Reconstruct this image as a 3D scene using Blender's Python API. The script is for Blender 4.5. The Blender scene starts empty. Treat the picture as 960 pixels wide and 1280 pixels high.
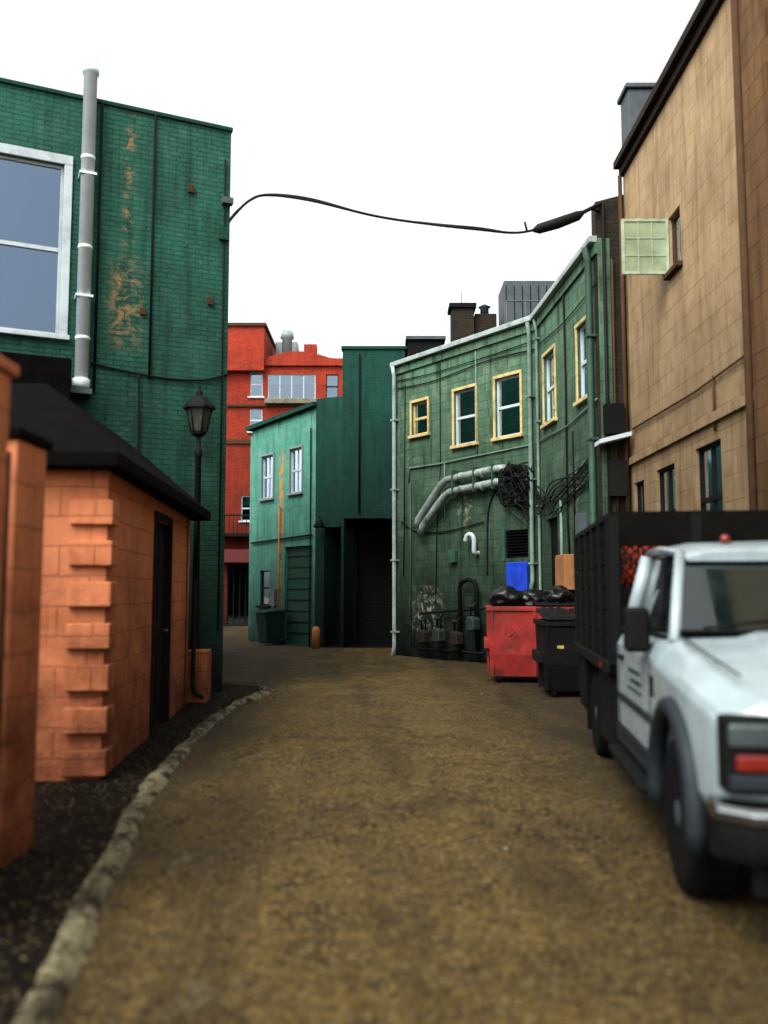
import bpy, math, random, bmesh
from mathutils import Vector, Matrix, noise as mnoise
random.seed(7)
scene=bpy.context.scene
R=math.radians

# ------------------------------------------------------------------ helpers
def lin(h):
    if isinstance(h,(tuple,list)): return (h[0],h[1],h[2],1)
    h=h.lstrip('#'); c=[int(h[i:i+2],16)/255 for i in (0,2,4)]
    return tuple([(x/12.92 if x<=.04045 else ((x+.055)/1.055)**2.4) for x in c]+[1])
def mul(c,f): return tuple([min(1,c[i]*f) for i in range(3)]+[1])

def N(nt,typ,props=None,ins=None):
    n=nt.nodes.new(typ)
    for k,v in (props or {}).items(): setattr(n,k,v)
    for k,v in (ins or {}).items():
        s=n.inputs[k]
        if isinstance(v,bpy.types.NodeSocket): nt.links.new(v,s)
        else: s.default_value=v
    return n
def newmat(name):
    m=bpy.data.materials.new(name); m.use_nodes=True
    nt=m.node_tree; nt.nodes.clear()
    out=nt.nodes.new('ShaderNodeOutputMaterial')
    b=nt.nodes.new('ShaderNodeBsdfPrincipled')
    nt.links.new(b.outputs[0],out.inputs[0])
    return m,nt,b,out
def mixc(nt,f,a,b,bt='MIX'): return N(nt,'ShaderNodeMixRGB',{'blend_type':bt},{'Fac':f,'Color1':a,'Color2':b}).outputs[0]
def math_(nt,op,a,b=0.0,c=None):
    ins={0:a,1:b}
    if c is not None: ins[2]=c
    return N(nt,'ShaderNodeMath',{'operation':op,'use_clamp':False},ins).outputs[0]
def rng(nt,v,a,b,c=0.0,d=1.0,typ='LINEAR'):
    return N(nt,'ShaderNodeMapRange',{'interpolation_type':typ},{'Value':v,'From Min':a,'From Max':b,'To Min':c,'To Max':d}).outputs[0]
def noise_(nt,vec,scale,detail=4,rough=.6,dist=0.0):
    return N(nt,'ShaderNodeTexNoise',None,{'Vector':vec,'Scale':scale,'Detail':float(min(detail,5)),'Roughness':rough,'Distortion':dist}).outputs[0]

def mat_simple(name,col,rough=.6,metal=0.0,var=.25,scale=6,bump=.0,spec=.3,coat=0.0,dirt=0.0):
    m,nt,b,o=newmat(name); c=lin(col)
    tc=nt.nodes.new('ShaderNodeTexCoord').outputs['Object']
    n1=noise_(nt,tc,scale,4,.65)
    f=rng(nt,n1,.35,.7)
    colr=mixc(nt,f,mul(c,1-var),mul(c,1+var))
    if dirt>0:
        n2=noise_(nt,tc,scale*.35,5,.7,.4)
        colr=mixc(nt,rng(nt,n2,.48,.68,0,dirt),colr,(.022,.018,.012,1))
    nt.links.new(colr,b.inputs['Base Color'])
    rr=rng(nt,n1,.3,.7,max(.02,rough-.1),min(1,rough+.1)); nt.links.new(rr,b.inputs['Roughness'])
    b.inputs['Metallic'].default_value=metal
    b.inputs['Specular IOR Level'].default_value=spec
    b.inputs['Coat Weight'].default_value=coat
    if bump>0:
        n3=noise_(nt,tc,scale*8,3,.6)
        bp=N(nt,'ShaderNodeBump',None,{'Strength':bump,'Distance':.02,'Height':n3})
        nt.links.new(bp.outputs[0],b.inputs['Normal'])
    return m

def mat_wall(name,base,bw=.22,bh=.078,mortar=.010,bump=.5,var=.3,mort_dark=.75,streak=.4,streakcol='#16201a',
             grime=.6,grime_shade_h=2.2,grime_shade_col='#0c0d0a',stains=(),staincol='#b07a35',rough=.78,fade=None,bvar=.85,fadeamt=.55,k=.6,spec=.12):
    m,nt,b,o=newmat(name); c=mul(lin(base),k)
    uv=nt.nodes.new('ShaderNodeTexCoord').outputs['UV']
    sep=N(nt,'ShaderNodeSeparateXYZ',None,{0:uv})
    u,v=sep.outputs[0],sep.outputs[1]
    wob=N(nt,'ShaderNodeTexNoise',None,{'Vector':uv,'Scale':1.3,'Detail':1.0})
    wv=N(nt,'ShaderNodeVectorMath',{'operation':'SCALE'},{0:wob.outputs['Color'],'Scale':.02}).outputs[0]
    uvw=N(nt,'ShaderNodeVectorMath',{'operation':'ADD'},{0:uv,1:wv}).outputs[0]
    br=N(nt,'ShaderNodeTexBrick',{'offset':.5},{'Vector':uvw,'Color1':(1,1,1,1),'Color2':(bvar,bvar,bvar,1),'Mortar':(mort_dark,)*3+(1,),
        'Scale':1.0,'Mortar Size':mortar,'Mortar Smooth':.35,'Bias':0.0,'Brick Width':bw,'Row Height':bh})
    big=noise_(nt,uv,.8,5,.65,.3)
    col=mixc(nt,rng(nt,big,.32,.7),mul(c,1-var),mul(c,1+var))
    if fade:
        big2=noise_(nt,uv,1.9,5,.7,.6)
        col=mixc(nt,rng(nt,big2,.50,.66,0,fadeamt),col,mul(lin(fade),k))
    pt=noise_(nt,uv,1.1,4,.7)
    col=mixc(nt,rng(nt,pt,.35,.6,.35,1.0),col,br.outputs[0],'MULTIPLY')
    mp=N(nt,'ShaderNodeMapping',None,{'Vector':uv,'Scale':(3.2,.28,1)}).outputs[0]
    st=noise_(nt,mp,1.6,5,.7)
    col=mixc(nt,rng(nt,st,.48,.70,0,streak),col,mul(lin(streakcol),k))
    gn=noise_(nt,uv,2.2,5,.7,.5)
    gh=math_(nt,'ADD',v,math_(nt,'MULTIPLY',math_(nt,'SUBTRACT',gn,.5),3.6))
    gm=rng(nt,gh,0.0,grime_shade_h,grime,0)  # real grime plus alley shade painted in, darker toward the wall foot
    col=mixc(nt,gm,col,mul(lin(grime_shade_col),k))
    height=math_(nt,'MULTIPLY',br.outputs['Fac'],-1.0)
    if stains:
        sn=noise_(nt,uv,5.5,5,.75,.6)
    for (u0,hw,z0,z1,thr) in stains:
        du=math_(nt,'ABSOLUTE',math_(nt,'SUBTRACT',u,u0))
        mu=rng(nt,du,hw*.4,hw*1.5,1,0)
        mv=math_(nt,'MULTIPLY',rng(nt,v,z0-.25,z0+.15),rng(nt,v,z1-.15,z1+.25,1,0))
        mk=math_(nt,'MULTIPLY',math_(nt,'MULTIPLY',mu,mv),rng(nt,sn,thr,thr+.12))
        col=mixc(nt,mk,col,mul(lin(staincol),k))
    fine=noise_(nt,uv,26,3,.7)
    height=math_(nt,'ADD',height,math_(nt,'MULTIPLY',fine,.55))
    height=math_(nt,'ADD',height,math_(nt,'MULTIPLY',gn,.7))
    bp=N(nt,'ShaderNodeBump',None,{'Strength':bump,'Distance':.015,'Height':height})
    nt.links.new(bp.outputs[0],b.inputs['Normal'])
    nt.links.new(col,b.inputs['Base Color'])
    nt.links.new(rng(nt,big,.3,.7,rough-.12,rough+.12),b.inputs['Roughness'])
    b.inputs['Specular IOR Level'].default_value=spec
    return m

def mat_glass(name,tint=(.45,.55,.58,1),refl=.3,gcol=(.6,.72,.85,1)):
    m=bpy.data.materials.new(name); m.use_nodes=True; nt=m.node_tree; nt.nodes.clear()
    out=nt.nodes.new('ShaderNodeOutputMaterial')
    tr=N(nt,'ShaderNodeBsdfTransparent',None,{'Color':tint})
    tc=nt.nodes.new('ShaderNodeTexCoord').outputs['Object']
    bp=N(nt,'ShaderNodeBump',None,{'Strength':.12,'Distance':.05,'Height':noise_(nt,tc,1.5,2,.5)})
    gl=N(nt,'ShaderNodeBsdfGlossy',None,{'Color':gcol,'Roughness':.04,'Normal':bp.outputs[0]})
    fr=N(nt,'ShaderNodeFresnel',None,{'IOR':1.5}).outputs[0]
    f=math_(nt,'ADD',math_(nt,'MULTIPLY',fr,.9),refl*.35)
    mx=N(nt,'ShaderNodeMixShader',None,{0:f,1:tr.outputs[0],2:gl.outputs[0]})
    nt.links.new(mx.outputs[0],out.inputs[0]); return m

# ---- geometry
def link(o,parent=None):
    scene.collection.objects.link(o)
    if parent: o.parent=parent
    return o
def empty(name,loc=(0,0,0),rotz=0):
    e=bpy.data.objects.new(name,None); e.location=loc; e.rotation_euler=(0,0,rotz); e.empty_display_size=.3
    scene.collection.objects.link(e); return e
def mesh_obj(name,verts,faces,mat,parent=None,uvs=None,smooth=False,bevel=0,bseg=2):
    me=bpy.data.meshes.new(name); me.from_pydata([tuple(v) for v in verts],[],faces); me.update()
    if uvs:
        l=me.uv_layers.new(name='UVMap')
        for i,lp in enumerate(me.loops): l.data[i].uv=uvs[lp.vertex_index]
    if mat: me.materials.append(mat)
    o=bpy.data.objects.new(name,me); link(o,parent)
    if smooth:
        for p in me.polygons: p.use_smooth=True
    if bevel:
        b=o.modifiers.new('b','BEVEL'); b.width=bevel; b.segments=bseg; b.limit_method='ANGLE'; b.angle_limit=R(28)
        for p in me.polygons: p.use_smooth=True
        w=o.modifiers.new('w','WEIGHTED_NORMAL'); w.keep_sharp=True
    return o
BF=[(0,3,2,1),(4,5,6,7),(0,1,5,4),(1,2,6,5),(2,3,7,6),(3,0,4,7)]
def box(name,x0,x1,y0,y1,z0,z1,mat,parent=None,bevel=.0):
    v=[(x0,y0,z0),(x1,y0,z0),(x1,y1,z0),(x0,y1,z0),(x0,y0,z1),(x1,y0,z1),(x1,y1,z1),(x0,y1,z1)]
    return mesh_obj(name,v,BF,mat,parent,bevel=bevel,uvs=[(p[0]+p[1],p[2]) for p in v])
def tube(name,pts,r,mat,parent=None,seg=10,closed=False,smooth_path=False):
    P=[Vector(p) for p in pts]
    if smooth_path and len(P)>2:
        Q=[]
        n=len(P)
        for i in range(n-1):
            p0=P[max(i-1,0)];p1=P[i];p2=P[i+1];p3=P[min(i+2,n-1)]
            for k in range(8):
                t=k/8
                Q.append(.5*((2*p1)+(-p0+p2)*t+(2*p0-5*p1+4*p2-p3)*t*t+(-p0+3*p1-3*p2+p3)*t**3))
        Q.append(P[-1]); P=Q
    rr=r if isinstance(r,(list,tuple)) else [r]*len(P)
    verts=[];faces=[]
    T0=(P[1]-P[0]).normalized()
    up=Vector((0,0,1)) if abs(T0.z)<.9 else Vector((1,0,0))
    nrm=T0.cross(up).normalized()
    for i,p in enumerate(P):
        if closed: T=(P[(i+1)%len(P)]-P[i-1]).normalized()
        else: T=(P[min(i+1,len(P)-1)]-P[max(i-1,0)]).normalized()
        nrm=(nrm-T*nrm.dot(T)).normalized(); bn=T.cross(nrm)
        sc=1.0
        if 0<i<len(P)-1:
            a=(P[i]-P[i-1]).normalized().dot(T); sc=1/max(.7,a)
        for k in range(seg):
            a=2*math.pi*k/seg
            verts.append(p+(nrm*math.cos(a)+bn*math.sin(a))*rr[i]*sc)
    n=len(P)
    for i in range(n if closed else n-1):
        for k in range(seg):
            a=i*seg+k;b=i*seg+(k+1)%seg;c=((i+1)%n)*seg+(k+1)%seg;d=((i+1)%n)*seg+k
            faces.append((a,b,c,d))
    if not closed:
        faces.append(tuple(range(seg-1,-1,-1))); faces.append(tuple((n-1)*seg+k for k in range(seg)))
    return mesh_obj(name,verts,faces,mat,parent,smooth=True)
def lathe(name,prof,mat,parent=None,seg=24,axis='Z',center=(0,0,0),smooth=True):
    verts=[];faces=[]
    for (r,h) in prof:
        for k in range(seg):
            a=2*math.pi*k/seg
            if axis=='Z': v=(r*math.cos(a),r*math.sin(a),h)
            elif axis=='X': v=(h,r*math.cos(a),r*math.sin(a))
            else: v=(r*math.cos(a),h,r*math.sin(a))
            verts.append(Vector(v)+Vector(center))
    n=len(prof)
    for i in range(n-1):
        for k in range(seg):
            faces.append((i*seg+k,i*seg+(k+1)%seg,(i+1)*seg+(k+1)%seg,(i+1)*seg+k))
    faces.append(tuple(range(seg-1,-1,-1))); faces.append(tuple((n-1)*seg+k for k in range(seg)))
    return mesh_obj(name,verts,faces,mat,parent,smooth=smooth)
def prism(name,pts,z0,z1,mat,parent=None,bevel=0):
    n=len(pts); v=[(p[0],p[1],z0) for p in pts]+[(p[0],p[1],z1 if not isinstance(z1,(list,tuple)) else z1[i]) for i,p in enumerate(pts)]
    f=[tuple(range(n-1,-1,-1)),tuple(range(n,2*n))]+[(i,(i+1)%n,n+(i+1)%n,n+i) for i in range(n)]
    return mesh_obj(name,v,f,mat,parent,uvs=[(p[0]+p[1],p[2]) for p in v],bevel=bevel)
def loft(name,secs,mat,parent=None,bevel=0,smooth=False,bseg=3):
    n=len(secs[0]); v=[p for s in secs for p in s]; f=[]
    for i in range(len(secs)-1):
        for k in range(n): f.append((i*n+k,i*n+(k+1)%n,(i+1)*n+(k+1)%n,(i+1)*n+k))
    f.append(tuple(range(n-1,-1,-1))); f.append(tuple((len(secs)-1)*n+k for k in range(n)))
    o=mesh_obj(name,v,f,mat,parent,bevel=bevel,smooth=smooth,bseg=bseg)
    bm=bmesh.new(); bm.from_mesh(o.data); bmesh.ops.recalc_face_normals(bm,faces=bm.faces); bm.to_mesh(o.data); bm.free()
    return o

class Frame:
    def __init__(s,A,B,toward=(0,0)):
        s.A=Vector((A[0],A[1])); s.B=Vector((B[0],B[1])); s.d=(s.B-s.A); s.L=s.d.length; s.d/=s.L
        n=Vector((-s.d.y,s.d.x)); 
        if n.dot(Vector(toward)-s.A)<0: n=-n
        s.n=n
    def P(s,u,o,z):
        p=s.A+s.d*u+s.n*o; return (p.x,p.y,z)
def fbox(name,F,u0,u1,o0,o1,z0,z1,mat,parent=None,bevel=0,z1b=None,z0b=None):
    if z1b is None: z1b=z1
    if z0b is None: z0b=z0
    v=[F.P(u0,o0,z0),F.P(u1,o0,z0b),F.P(u1,o1,z0b),F.P(u0,o1,z0),F.P(u0,o0,z1),F.P(u1,o0,z1b),F.P(u1,o1,z1b),F.P(u0,o1,z1)]
    return mesh_obj(name,v,BF,mat,parent,bevel=bevel,uvs=[(u0,z0),(u1,z0),(u1+.1,z0),(u0+.1,z0),(u0,z1),(u1,z1),(u1+.1,z1),(u0+.1,z1)])
def wall(name,F,z0,zA,zB,mat,parent,openings=(),depth=.14,edge_ret=.3):
    us=sorted(set([0,F.L]+[o[0] for o in openings]+[o[1] for o in openings]))
    zs=sorted(set([z0]+[o[2] for o in openings]+[o[3] for o in openings]))
    top=max(zs)
    verts=[];uvs=[];faces=[];idx={}
    def V(u,o,z,uv=None):
        k=(round(u,4),round(o,4),round(z,4))
        if k in idx: return idx[k]
        verts.append(F.P(u,o,z)); uvs.append(uv or (u+o*.9,z)); idx[k]=len(verts)-1; return idx[k]
    def ztop(u): return zA+(zB-zA)*u/F.L
    for i in range(len(us)-1):
        a,b=us[i],us[i+1]
        for j in range(len(zs)-1):
            c,d=zs[j],zs[j+1]
            mu,mz=(a+b)/2,(c+d)/2
            if any(o[0]<mu<o[1] and o[2]<mz<o[3] for o in openings): continue
            faces.append((V(a,0,c),V(b,0,c),V(b,0,d),V(a,0,d)))
        faces.append((V(a,0,top),V(b,0,top),V(b,0,ztop(b)),V(a,0,ztop(a))))
        faces.append((V(a,0,ztop(a)),V(b,0,ztop(b)),V(b,-edge_ret,ztop(b)),V(a,-edge_ret,ztop(a))))
    for o in openings:
        u0,u1,c,d=o[:4]; dp=o[4] if len(o)>4 else depth
        for q in (((u0,c),(u0,d)),((u1,d),(u1,c)),((u0,d),(u1,d)),((u1,c),(u0,c))):
            (ua,za),(ub,zb)=q
            faces.append((V(ua,0,za),V(ub,0,zb),V(ub,-dp,zb),V(ua,-dp,za)))
    for u in (0,F.L):
        faces.append((V(u,0,z0),V(u,0,ztop(u)),V(u,-edge_ret,ztop(u)),V(u,-edge_ret,z0)))
    return mesh_obj(name,verts,faces,mat,parent,uvs=uvs)
def window(F,u0,u1,z0,z1,parent,trim,frame,glass,dark,curtain=None,sill=True,trimw=.08,split=True,cols=1,name='window',blind=0.0,low=0.0):
    t=trimw
    if trim:
        fbox(name+'_trim_top',F,u0-t,u1+t,.002,.04,z1,z1+t*1.2,trim,parent,bevel=.006)
        fbox(name+'_trim_l',F,u0-t,u0,.002,.035,z0,z1,trim,parent,bevel=.006)
        fbox(name+'_trim_r',F,u1,u1+t,.002,.035,z0,z1,trim,parent,bevel=.006)
    if sill: fbox(name+'_sill',F,u0-t-.03,u1+t+.03,-.06,.085,z0-.075,z0,trim or frame,parent,bevel=.008)
    s=.045
    fbox(name+'_frame_l',F,u0,u0+s,-.11,-.05,z0,z1,frame,parent)
    fbox(name+'_frame_r',F,u1-s,u1,-.11,-.05,z0,z1,frame,parent)
    fbox(name+'_frame_t',F,u0+s,u1-s,-.11,-.05,z1-s,z1,frame,parent)
    fbox(name+'_frame_b',F,u0+s,u1-s,-.11,-.05,z0,z0+s,frame,parent)
    if split:
        zm=(z0+z1)/2
        fbox(name+'_rail',F,u0+s,u1-s,-.10,-.045,zm-.03,zm+.03,frame,parent)
    for c in range(1,cols):
        um=u0+(u1-u0)*c/cols
        fbox(name+'_mullion',F,um-.02,um+.02,-.102,-.052,z0+s,z1-s,frame,parent)
    fbox(name+'_glass',F,u0+s*.5,u1-s*.5,-.085,-.078,z0+s*.5,z1-s*.5,glass,parent)
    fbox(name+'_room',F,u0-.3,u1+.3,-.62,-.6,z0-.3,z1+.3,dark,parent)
    if curtain:
        if low>0:
            fbox(name+'_half_curtain',F,u0,u1,-.18,-.17,z0,z0+(z1-z0)*low,curtain,parent)
        if blind>0:
            fbox(name+'_blind',F,u0,u1,-.18,-.17,z1-(z1-z0)*blind,z1,curtain,parent)
        if low<=0 and blind<=0:
            for (a,b) in ((u0,u0+(u1-u0)*.34),(u1-(u1-u0)*.3,u1)):
                vs=[];fs=[];n=14
                for i in range(n+1):
                    uu=a+(b-a)*i/n; off=-.2+.02*math.sin(i*1.9)
                    vs+= [F.P(uu,off,z0),F.P(uu,off,z1)]
                for i in range(n): fs.append((2*i,2*i+2,2*i+3,2*i+1))
                mesh_obj(name+'_curtain',vs,fs,curtain,parent,smooth=True)

# ------------------------------------------------------------------ materials
M_GREEN_L=mat_wall('paint_green_brick_left','#33745f',streak=.75,streakcol='#12382c',grime=1.0,grime_shade_h=8.0,bump=1.0,var=.34,grime_shade_col='#050c09',mort_dark=.55,k=.52,
    stains=[(4.98,.08,6.6,9.2,.50),(4.98,.22,5.5,6.6,.47),(5.9,.35,6.6,7.4,.62)],staincol='#a5885c',fade='#4f8a74')
M_TEAL=mat_wall('paint_teal_block','#5fab96',bw=.4,bh=.2,mortar=.008,bump=.4,var=.2,streak=.6,streakcol='#1d4338',grime=.97,grime_shade_h=5.0,k=.62,
    stains=[(1.80,.13,3.2,5.9,.42),(1.8,.07,0,3.2,.46)],staincol='#e09a3c',fade='#8bbcaa',grime_shade_col='#0b1f18')
M_GREEN_D=mat_wall('paint_dark_green_brick','#1c5044',streak=.6,streakcol='#0a1f18',grime=1.0,grime_shade_h=7.0,var=.28,bump=.6,grime_shade_col='#020504',k=.58)
M_GREEN_R=mat_wall('paint_green_block_right','#688f72',bw=.4,bh=.2,mortar=.010,bump=.7,var=.3,streak=.88,streakcol='#203a28',grime=1.0,grime_shade_h=6.8,k=.52,
    grime_shade_col='#030704',stains=[(1.2,.5,.6,1.6,.50),(2.6,.3,3.2,3.9,.52),(.5,.3,4.9,6.8,.58)],staincol='#b0ae92',fade='#93ac88',bvar=.75,mort_dark=.5)
M_BRICKDARK=mat_wall('dark_brown_brick','#3a3226',streak=.5,grime=.5,var=.35,bump=.8,bvar=.5,mort_dark=.5)
M_TAN=mat_wall('tan_block','#c4a880',bw=.6,bh=.3,mortar=.008,bump=.6,var=.18,streak=.6,streakcol='#6a4c2c',grime=.88,grime_shade_h=9.0,
    mort_dark=.58,fade='#ab8858',bvar=.88,grime_shade_col='#2c1c08',k=.70)
M_PIL=mat_wall('pilaster_block','#8a6640',bw=.6,bh=.3,mortar=.012,bump=.6,var=.22,streak=.65,streakcol='#3a2410',grime=.88,grime_shade_h=8.5,mort_dark=.5,grime_shade_col='#1c1006',k=.6)
M_ORANGE=mat_wall('orange_painted_block','#df895c',bw=.5,bh=.25,mortar=.007,bump=.8,var=.18,streak=.55,streakcol='#9a5030',grime=.85,grime_shade_h=2.1,
    grime_shade_col='#4a2212',mort_dark=.5,fade='#cb7448',bvar=.88,rough=.75,k=.68)
M_RED=mat_wall('red_brick','#b4402a',streak=.5,streakcol='#5c1609',grime=.95,grime_shade_h=14,var=.25,bump=.5,bvar=.65,grime_shade_col='#1c0705',k=.68)
M_BLACKP=mat_simple('black_paint','#070808',.7,var=.3,bump=.1,spec=.1)
M_ROOF=mat_simple('roofing_felt','#080706',1.0,var=.4,bump=.4,scale=5,spec=.03)
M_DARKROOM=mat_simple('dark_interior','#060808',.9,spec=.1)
M_DOOR=mat_simple('dark_brown_door','#0d0705',.7,var=.3,bump=.1,spec=.1)
M_TRIM=mat_simple('cream_trim','#b5a26c',.6,var=.18,dirt=.5,scale=9)
M_WTRIM=mat_simple('white_trim','#a9b4b6',.5,var=.06,dirt=.3)
M_WSASH=mat_simple('grey_sash','#6f7a76',.5,var=.1)
M_CURT=mat_simple('curtain_cloth','#b4bcc0',.9,var=.15)
M_GUTTER=mat_simple('gutter_metal','#8b9995',.5,metal=.0,var=.15,dirt=.5)
M_PIPEW=mat_simple('galvanised_pipe','#c0cccd',.45,metal=.0,var=.08,dirt=.15)
M_DUCT=mat_simple('duct_metal','#7c8a82',.5,metal=.1,var=.25,dirt=.75)
M_PIPEG=mat_simple('green_pipe','#274535',.6,var=.25,dirt=.4)
M_CABLE=mat_simple('cable_rubber','#080808',.7,spec=.15)
M_CONDUIT=mat_simple('conduit','#5e7466',.6,metal=.0,dirt=.4)
M_GLASS=mat_glass('window_glass')
M_REDP=mat_simple('red_dumpster_paint','#842824',.6,var=.25,dirt=.95,scale=3.4,bump=.05,spec=.12)
M_PLASTIC=mat_simple('black_plastic','#070808',.7,bump=.05,spec=.12)
M_BAG=mat_simple('bin_bag','#060607',.35,bump=.2,scale=4)
M_BLUE=mat_simple('blue_plastic','#1438a8',.5,var=.25,dirt=.4)
M_BOXTAN=mat_simple('tan_cabinet','#8a5c36',.6,var=.15,dirt=.4)
M_BROWN=mat_simple('brown_trim','#3e2c1b',.8,var=.25,bump=.1,dirt=.3,spec=.1)
M_CORN=mat_simple('cornice_metal','#241c17',.8,var=.3,dirt=.4,spec=.1)
M_GREY=mat_simple('grey_metal','#40484b',.6,metal=.0,var=.2,dirt=.4,spec=.2)
M_CONC=mat_simple('concrete','#6d6856',.85,var=.3,bump=.4,scale=5,dirt=.6)

# ------------------------------------------------------------------ world + sun
w=bpy.data.worlds.new("World"); scene.world=w; w.use_nodes=True; nt=w.node_tree; nt.nodes.clear()
SUN_EL=R(52); SUN_AZ=R(215)
sky=N(nt,'ShaderNodeTexSky',{'sky_type':'NISHITA','sun_disc':False,'sun_elevation':SUN_EL,'sun_rotation':SUN_AZ,'air_density':1.0,'dust_density':6.0,'ozone_density':.6})
hs=N(nt,'ShaderNodeHueSaturation',None,{'Saturation':.10,'Value':3.1,'Color':sky.outputs[0]})
bg=N(nt,'ShaderNodeBackground',None,{'Color':hs.outputs[0],'Strength':.15})
out=nt.nodes.new('ShaderNodeOutputWorld'); nt.links.new(bg.outputs[0],out.inputs[0])
sd=bpy.data.lights.new('sun','SUN'); sd.energy=.6; sd.angle=R(16); sd.color=(1,.90,.74)
so=bpy.data.objects.new('sun',sd); scene.collection.objects.link(so)
dirv=Vector((math.sin(SUN_AZ)*math.cos(SUN_EL),math.cos(SUN_AZ)*math.cos(SUN_EL),math.sin(SUN_EL)))
so.rotation_euler=dirv.to_track_quat('Z','Y').to_euler()

# ------------------------------------------------------------------ ground
def ground_mat(name,c1,c2,c3,crack=.7,bumpd=.02,rough=.85,patches=False,breakup=None,spec=.1,bth=(.46,.54),grain=1.0):
    m,nt,b,o=newmat(name)
    tc=nt.nodes.new('ShaderNodeTexCoord').outputs['Object']
    big=noise_(nt,tc,.45,5,.65,.6)
    med=noise_(nt,tc,1.3,5,.75,.15)
    fine=noise_(nt,tc,44,3,.8)
    grit=noise_(nt,tc,15,4,.85)
    vor=N(nt,'ShaderNodeTexVoronoi',{'feature':'F1'},{'Vector':tc,'Scale':55.0})
    col=mixc(nt,rng(nt,big,.38,.62),lin(c1),lin(c2))
    col=mixc(nt,rng(nt,med,.46,.66,0,.75),col,lin(c3))
    col=mixc(nt,rng(nt,med,.32,.50,.75,0),col,mul(lin(c1),.45))
    col=mixc(nt,rng(nt,grit,.51,.63,0,min(1,.65*grain)),col,mul(lin(c3),1.7))
    col=mixc(nt,rng(nt,grit,.37,.49,min(1,.75*grain),0),col,mul(lin(c1),.25))
    col=mixc(nt,rng(nt,fine,.51,.64,0,min(1,.7*grain)),col,mul(lin(c3),2.6))
    col=mixc(nt,rng(nt,fine,.35,.47,min(1,.8*grain),0),col,mul(lin(c1),.18))
    sp=N(nt,'ShaderNodeSeparateColor',None,{0:vor.outputs['Color']}).outputs[0]
    col=mixc(nt,rng(nt,sp,.93,.96,0,min(1,.5*grain)),col,lin('#7c6e4e'))
    h=math_(nt,'ADD',math_(nt,'MULTIPLY',fine,.6),math_(nt,'MULTIPLY',med,1.0))
    h=math_(nt,'ADD',h,math_(nt,'MULTIPLY',grit,1.2))
    rv=rng(nt,med,.3,.7,rough-.2,rough+.1)
    if patches:
        mp=N(nt,'ShaderNodeMapping',None,{'Vector':tc,'Scale':(.9,.11,1)}).outputs[0]
        tr=noise_(nt,mp,1.3,4,.6,.4)
        col=mixc(nt,rng(nt,tr,.48,.66,0,.6),col,mul(lin(c1),.4))
        sl=noise_(nt,tc,1.1,5,.8,1.0)
        col=mixc(nt,rng(nt,sl,.60,.70,0,.4),col,lin('#665f48'))
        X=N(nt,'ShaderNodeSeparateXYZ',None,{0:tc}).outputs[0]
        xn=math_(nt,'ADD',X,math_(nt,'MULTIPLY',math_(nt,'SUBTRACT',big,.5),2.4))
        shade_r=rng(nt,xn,.9,2.4,0,.72)  # shade beside truck and right wall, painted into the road colour
        col=mixc(nt,shade_r,col,(.010,.008,.005,1))
        shade_l=rng(nt,xn,-2.1,-1.1,.55,0)  # left edge darkened too: painted shade along the wall side
        col=mixc(nt,shade_l,col,(.012,.009,.005,1))
    if crack>0:
        dn=N(nt,'ShaderNodeTexNoise',None,{'Vector':tc,'Scale':1.4,'Detail':4.0,'Roughness':.7})
        dv=N(nt,'ShaderNodeVectorMath',{'operation':'SCALE'},{0:dn.outputs['Color'],'Scale':1.4}).outputs[0]
        vv=N(nt,'ShaderNodeVectorMath',{'operation':'ADD'},{0:tc,1:dv}).outputs[0]
        ed=N(nt,'ShaderNodeTexVoronoi',{'feature':'DISTANCE_TO_EDGE'},{'Vector':vv,'Scale':.42}).outputs['Distance']
        ck=math_(nt,'MULTIPLY',rng(nt,ed,.0,.012,crack,0),rng(nt,big,.42,.56))
        col=mixc(nt,ck,col,(.002,.0015,.001,1))
        h=math_(nt,'SUBTRACT',h,math_(nt,'MULTIPLY',ck,1.2))
    if breakup:
        bn=noise_(nt,tc,3.4,5,.8,.2)
        col=mixc(nt,rng(nt,bn,bth[0],bth[1]),col,lin(breakup))
    nt.links.new(col,b.inputs['Base Color'])
    nt.links.new(rv,b.inputs['Roughness'])
    b.inputs['Specular IOR Level'].default_value=spec
    bp=N(nt,'ShaderNodeBump',None,{'Strength':1.0,'Distance':bumpd,'Height':h}); nt.links.new(bp.outputs[0],b.inputs['Normal'])
    return m
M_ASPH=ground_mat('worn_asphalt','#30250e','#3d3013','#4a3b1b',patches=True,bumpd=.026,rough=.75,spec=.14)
M_GROUND=ground_mat('ground_dirt','#2a2216','#3c3020','#4a3c28',crack=0)
M_GUT=ground_mat('dark_gutter','#060504','#0a0806','#14100a',crack=.3,rough=.8,spec=.04,grain=.7)  # near-black base colours for the verge, matt finish
mesh_obj('ground',[(-400,-400,0),(400,-400,0),(400,400,0),(-400,400,0)],[(0,1,2,3)],M_GROUND)
kerb=[(-.9,.5),(-1.15,2.4),(-1.36,3.88),(-1.50,4.62),(-1.60,5.42),(-1.74,6.2),(-1.86,7.04),(-1.99,8.69),(-2.08,10.2),(-2.12,11.37),(-2.08,12.6),(-1.92,13.7),(-1.86,14.4),(-2.2,15.0),(-2.7,15.2)]
def cr(P,k=6):
    Q=[];n=len(P);P=[Vector(p) for p in P]
    for i in range(n-1):
        p0=P[max(i-1,0)];p1=P[i];p2=P[i+1];p3=P[min(i+2,n-1)]
        for j in range(k):
            t=j/k; Q.append(.5*((2*p1)+(-p0+p2)*t+(2*p0-5*p1+4*p2-p3)*t*t+(-p0+3*p1-3*p2+p3)*t**3))
    Q.append(P[-1]); return Q
K=cr(kerb,10)
def roadz(x,y): return .03+.022*mnoise.noise(Vector((x*.5,y*.4,0)))+.008*mnoise.noise(Vector((x*1.9,y*1.7,4)))
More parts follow.
